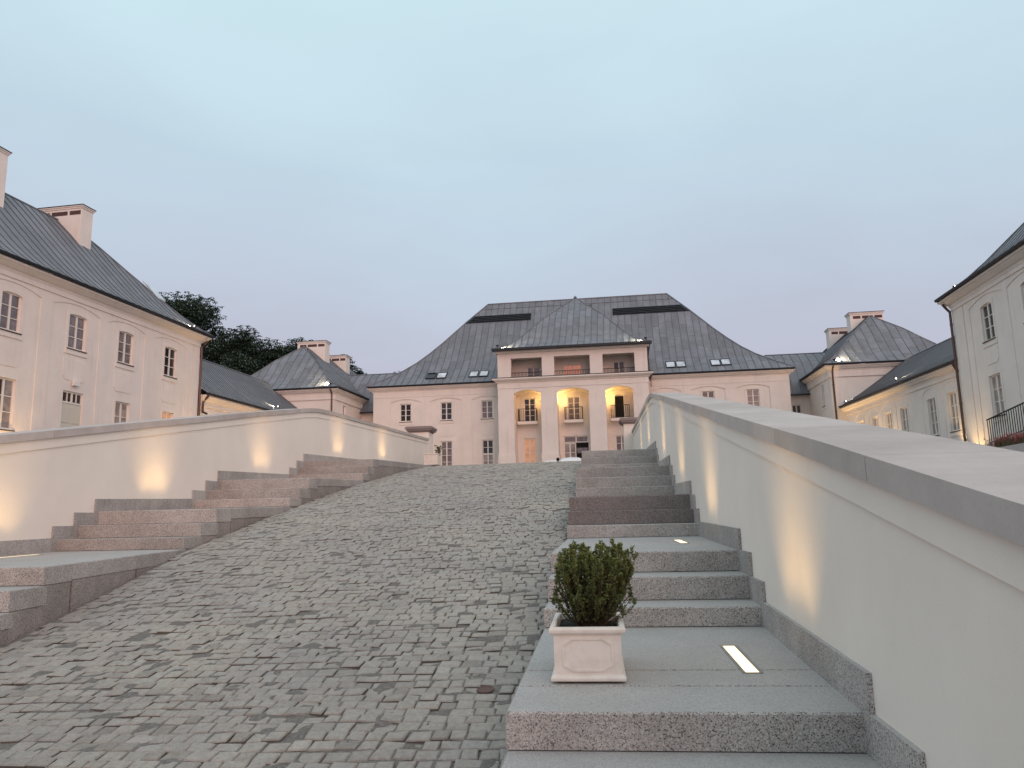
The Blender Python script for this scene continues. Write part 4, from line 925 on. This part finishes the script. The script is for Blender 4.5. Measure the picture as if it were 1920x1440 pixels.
floodlight(RPF(-5.4, -1.7, 11.85), RPF(-6.4, -2.0, 11.95), 'floodlight higher on the right wing roof, near the picture edge', 60)
floodlight(RLF(15.9, .05, 7.52), RLF(15.0, -.25, 7.56), 'floodlight at the far end of the right low wing eave', 2500, 40)
floodlight(RLF(8.2, -.3, 7.76), RLF(7.1, -.5, 7.71), 'floodlight halfway along the right low wing eave', 5000, 40)
floodlight(LLF(10.2, -.2, 8.08), LLF(9.1, -.4, 8.06), 'floodlight on the left low wing roof, just above the parapet', 3500, 40)
def uplight(loc, target, label, power, ang=70):
    t = thing('wall_uplight', tuple(loc), label, 'ground light', 'uplights at the foot of the walls')
    loc = np.array(loc, float); m = MB(); m.tube([loc-np.array([0, 0, .12]), loc], .1, 10); m.build('housing', STEEL, t); m = MB(); m.tube([loc+np.array([0, 0, .001]), loc+np.array([0, 0, .008])], .085, 10); m.build('lens', LENS, t)
    spot('uplight_lamp', loc+np.array([0, 0, .05]), target, power, WARM, ang, .7, .06, t)
uplight(LPF(-1.0, .9, 2.3), LPF(-1.0, .0, 4.2), 'uplight at the far corner of the left wing', 300, 90)
uplight(LPF(-13.4, .9, 2.3), LPF(-13.4, .0, 4.2), 'uplight below the first lit window of the left wing', 140, 90)
uplight(LLF(2.0, .9, 2.2), LLF(2.0, 0, 5.2), 'uplight at the near end of the left low wing', 480, 100)
uplight(LLF(8.0, .9, 2.2), LLF(8.0, 0, 5.2), 'uplight along the left low wing', 420, 100)
uplight(RLF(8.9, .9, 2.2), RLF(8.9, 0, 4.4), 'uplight between the third and fourth windows of the right low wing', 380, 90)
uplight(RLF(12.3, .9, 2.2), RLF(12.3, 0, 4.8), 'uplight near the far windows of the right low wing', 430, 100)
uplight(RLF(15.6, .9, 2.2), RLF(15.6, 0, 5.4), 'uplight at the far end of the right low wing', 560, 100)
uplight(RLF(-.2, .7, 2.3), RLF(-.2, 0, 5.2), 'uplight in the corner behind the right downpipe', 170, 90)
uplight(RPF(-1.3, 1.0, 2.2), RPF(-1.3, .0, 3.6), 'uplight at the corner of the right wing beside the railing', 90, 90)

# ------------------------------------------------------------------ railing and flowers before the right wing
rl = thing('stair_railing', tuple(RPF(-5.5, .8, 2.1)), 'black iron railing standing before the right wing', 'railing')
m = MB(); f = lambda u: 3.60+(-u-3.92)*.09; zb = lambda u: 2.58+(-u-3.92)*.08
for u in np.arange(-3.95, -9.2, -.19): m.bar(RPF(u, .8, zb(u)), RPF(u, .8, f(u)), .024)
m.build('balusters', IRON, rl); m = MB(); m.tube([RPF(u, .8, f(u)) for u in np.linspace(-3.9, -9.2, 8)], .03, 6); m.build('handrail', IRON, rl); m = MB(); m.tube([RPF(u, .8, zb(u)+.05) for u in np.linspace(-3.9, -9.2, 8)], .02, 6); m.build('bottom_rail', IRON, rl)
m = MB(); m.hexa([RPF(-9.3, .02, 1.9), RPF(-3.85, .02, 1.9), RPF(-3.85, .95, 1.9), RPF(-9.3, .95, 1.9)], [RPF(-9.3, .02, 2.99), RPF(-3.85, .02, 2.55), RPF(-3.85, .95, 2.55), RPF(-9.3, .95, 2.99)]); m.build('landing', GRANITE, rl)
fb = thing('flower_bed', tuple(RPF(-6.6, 1.3, 2.0)), 'bed of red flowers and dry stalks below the iron railing', 'flower bed')
RPF.part('bed', COPING, fb, (-9.0, -5.3, 1.0, 1.7, 1.9, 2.25))
m1, m2 = MB(), MB()
for k in range(420):
    p = RPF(random.uniform(-8.9, -5.4), random.uniform(1.05, 1.65), 2.25); hh = random.uniform(.15, .42); q = p+np.array([random.gauss(0, .06), random.gauss(0, .06), hh]); m1.bar(p, q, .012)
    if k % 3 == 0 and p[1] < RPF(-5.8, 0, 0)[1]: 
        for s in range(4): v = np.array([random.gauss(0, .05), random.gauss(0, .05), random.gauss(0, .04)]); m2.add([q+v, q+v+np.array([.06, 0, .01]), q+v+np.array([.05, .05, .03]), q+v+np.array([0, .05, .02])], [(0, 1, 2, 3)])
m1.build('stalks', STRAW, fb, kind='stuff'); m2.build('petals', RED, fb, kind='stuff')

# ------------------------------------------------------------------ two white cars and a person beyond the crest
def car(x, y, label, dzr=0.0):
    t = thing('parked_car', (x, y, 2.1), label, 'car', 'white cars parked before the entrance')
    def loftb(name, secs, mt):
        m = MB(); n = len(secs[0])
        for s in secs: m.v += s
        for i in range(len(secs)-1):
            for k in range(n): m.f.append((i*n+k, i*n+(k+1) % n, (i+1)*n+(k+1) % n, (i+1)*n+k)); m.mi.append(0)
        m.f += [tuple(range(n-1, -1, -1)), tuple(range((len(secs)-1)*n, len(secs)*n))]; m.mi += [0, 0]; return m.build(name, mt, t, smooth=True)
    def sec(yy, hw, z0, z1): 
        return [(x-hw*.96, yy, z0), (x+hw*.96, yy, z0), (x+hw, yy, z0+(z1-z0)*.5), (x+hw*.93, yy, z1-.05), (x+hw*.75, yy, z1), (x, yy, z1+.03), (x-hw*.75, yy, z1), (x-hw*.93, yy, z1-.05), (x-hw, yy, z0+(z1-z0)*.5)]
    zg = 2.22+dzr
    loftb('body', [sec(y+a, w, zg+.25, zg+h) for a, w, h in ((-2.1, .72, .7), (-2.0, .82, .88), (-1.2, .88, .92), (.8, .88, .93), (1.7, .84, .85), (2.1, .7, .6))], CARW)
    cab = [(a, w, h) for a, w, h in ((-1.75, .70, .95), (-1.25, .64, 1.36), (-.5, .60, 1.45), (.3, .60, 1.43), (1.25, .72, .95))]
    loftb('roof', [sec(y+a, w, zg+h-.09 if i in (1, 2, 3) else zg+.86, zg+h) for i, (a, w, h) in enumerate(cab)], CARW)
    loftb('windows', [[(x-.74, y-1.62, zg+.9), (x+.74, y-1.62, zg+.9), (x+.64, y-1.25, zg+1.3), (x-.64, y-1.25, zg+1.3)], [(x-.76, y+1.15, zg+.9), (x+.76, y+1.15, zg+.9), (x+.62, y+.35, zg+1.36), (x-.62, y+.35, zg+1.36)]], CARG)
    for sx_ in (-1, 1):
        for yy in (-1.3, 1.3):
            m = MB(); m.tube([(x+sx_*.66, y+yy, zg+.31), (x+sx_*.86, y+yy, zg+.31)], .31, 16); w_ = m.build('wheel', TYRE, t)
            m = MB(); m.tube([(x+sx_*.861, y+yy, zg+.31), (x+sx_*.87, y+yy, zg+.31)], .19, 12); m.build('rim', STEEL, w_)
        m = MB(); m.hexa([(x+sx_*.6-.1, y-2.09, zg+.68), (x+sx_*.6+.1, y-2.09, zg+.68), (x+sx_*.6+.1, y-2.0, zg+.68), (x+sx_*.6-.1, y-2.0, zg+.68)], [(x+sx_*.6-.1, y-2.07, zg+.82), (x+sx_*.6+.1, y-2.07, zg+.82), (x+sx_*.6+.1, y-1.98, zg+.82), (x+sx_*.6-.1, y-1.98, zg+.82)]); m.build('tail_light', RED, t)
    return t
car(-3.25, 50.2, 'white car whose roof just shows above the ramp crest, nearer the right stairs'); car(-4.55, 51.5, 'white car behind the crest on the left of the two roofs', -.05)
pe = thing('person', (-4.08, 49.2, 2.1), 'person with dark hair, only the top of the head above the ramp crest', 'person')
bm_ = MB()
def lim(pts, rad): bm_.tube([np.array([-4.08, 49.2, 2.1])+np.array(p) for p in pts], rad, 10)
for s in (-1, 1):
    lim([(s*.09, -.06, .02), (s*.09, .02, .08), (s*.10, .02, .45), (s*.09, 0, .8)], [.05, .05, .065, .085]); lim([(s*.16, 0, 1.22), (s*.24, .02, .98), (s*.24, -.08, .76)], [.055, .045, .035])
lim([(0, 0, .74), (0, 0, .95), (0, 0, 1.15), (0, 0, 1.26), (0, 0, 1.33)], [.15, .145, .17, .13, .055]); bm_.build('body', CLOTH, pe, smooth=True)
bm_ = MB(); lim([(0, 0, 1.30), (0, -.01, 1.36), (0, -.01, 1.43), (0, -.005, 1.49), (0, 0, 1.52)], [.05, .075, .085, .07, .02]); bm_.build('head', SKIN, pe, smooth=True)
bm_ = MB(); lim([(0, -.03, 1.36), (0, -.03, 1.44), (0, -.02, 1.51), (0, -.01, 1.56)], [.08, .105, .095, .03]); bm_.build('hair', HAIR, pe, smooth=True)

# ------------------------------------------------------------------ trees behind the left wings
def tree(x, y, zt, rx, rz, ncl, label, seed, trunk=.35, ll=.34, zb=None):
    rr = np.random.default_rng(seed); base = np.array([x, y, 2.0]); t = thing('tree', tuple(base), label, 'tree', 'trees behind the left wings')
    cz = zt-rz; st = MB(); st.tube([base, base+np.array([.2, 0, (cz-2)*.5]), np.array([x, y, cz]), np.array([x+.2, y, zt-rz*.4])], [trunk, trunk*.8, trunk*.55, trunk*.15], 8)
    lobes = []
    for i in range(26):
        v = rr.normal(0, 1, 3); v /= np.linalg.norm(v); k = rr.uniform(.45, .85); c = np.array([x+v[0]*rx*k, y+v[1]*rx*k, cz+v[2]*rz*k]); lobes.append((c, rr.uniform(.32, .5)*min(rx, rz)))
        st.tube([np.array([x, y, cz-rz*.4+rr.uniform(0, rz*.5)]), (np.array([x, y, cz])+c)/2+rr.normal(0, .2, 3), c], [trunk*.3, trunk*.2, trunk*.07], 5)
    st.build('trunk', BARK, t); lf = MB(); tone = []
    lobes.append((np.array([x, y, cz]), .62*min(rx, rz)))
    V = []; Fc = []
    for i in range(ncl):
        c, r = lobes[int(rr.integers(len(lobes)))]; v = rr.normal(0, 1, 3); v /= np.linalg.norm(v); p = c+v*r*rr.uniform(.35, 1.08)*np.array([1, 1, .8])
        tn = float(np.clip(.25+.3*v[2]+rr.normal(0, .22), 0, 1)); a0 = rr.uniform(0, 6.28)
        for q in range(5):
            a = a0+q*1.256+rr.normal(0, .15); d = np.array([math.cos(a), math.sin(a), rr.uniform(-.75, .05)]); d /= np.linalg.norm(d); s = np.cross(d, [0, 0, 1]); s /= np.linalg.norm(s); ln = ll*rr.uniform(.7, 1.2)
            o = len(V); V += [p, p+d*ln*.6+s*ln*.2, p+d*ln-np.array([0, 0, ln*.2]), p+d*ln*.6-s*ln*.2]; Fc.append((o, o+1, o+2, o+3)); tone.append(tn)
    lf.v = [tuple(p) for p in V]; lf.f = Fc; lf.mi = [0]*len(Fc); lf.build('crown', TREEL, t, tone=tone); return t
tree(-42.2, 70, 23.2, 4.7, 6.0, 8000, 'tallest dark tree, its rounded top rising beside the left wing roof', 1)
tree(-48.2, 72, 24.0, 2.6, 5.0, 2000, 'tree barely showing over the hip of the left wing roof', 2)
tree(-37.2, 72, 19.4, 4.2, 5.4, 7500, 'dark tree in the middle of the row behind the left low wing', 3)
tree(-32.6, 72.5, 18.7, 4.0, 5.2, 7000, 'dark tree beside the chimney of the left small pavilion', 4)
tree(-40.3, 68, 17.6, 5.2, 6.2, 5500, 'low dense tree directly behind the left low wing ridge', 5)
tree(-35.0, 69, 16.0, 4.8, 5.6, 5000, 'low dense tree in the gap before the left pyramid roof', 6)
tree(-29.4, 76, 18.3, 2.8, 4.4, 2200, 'tree top just behind the left chimney stack', 7)
tree(-30.6, 86, 18.2, 1.7, 3.4, 700, 'small tree top between the second chimney and the link ridge', 8, .15, .3)
tree(-25.3, 86, 17.7, 1.9, 2.8, 260, 'sparse twigs of a tree above the left end of the palace roof', 9, .12, .3)
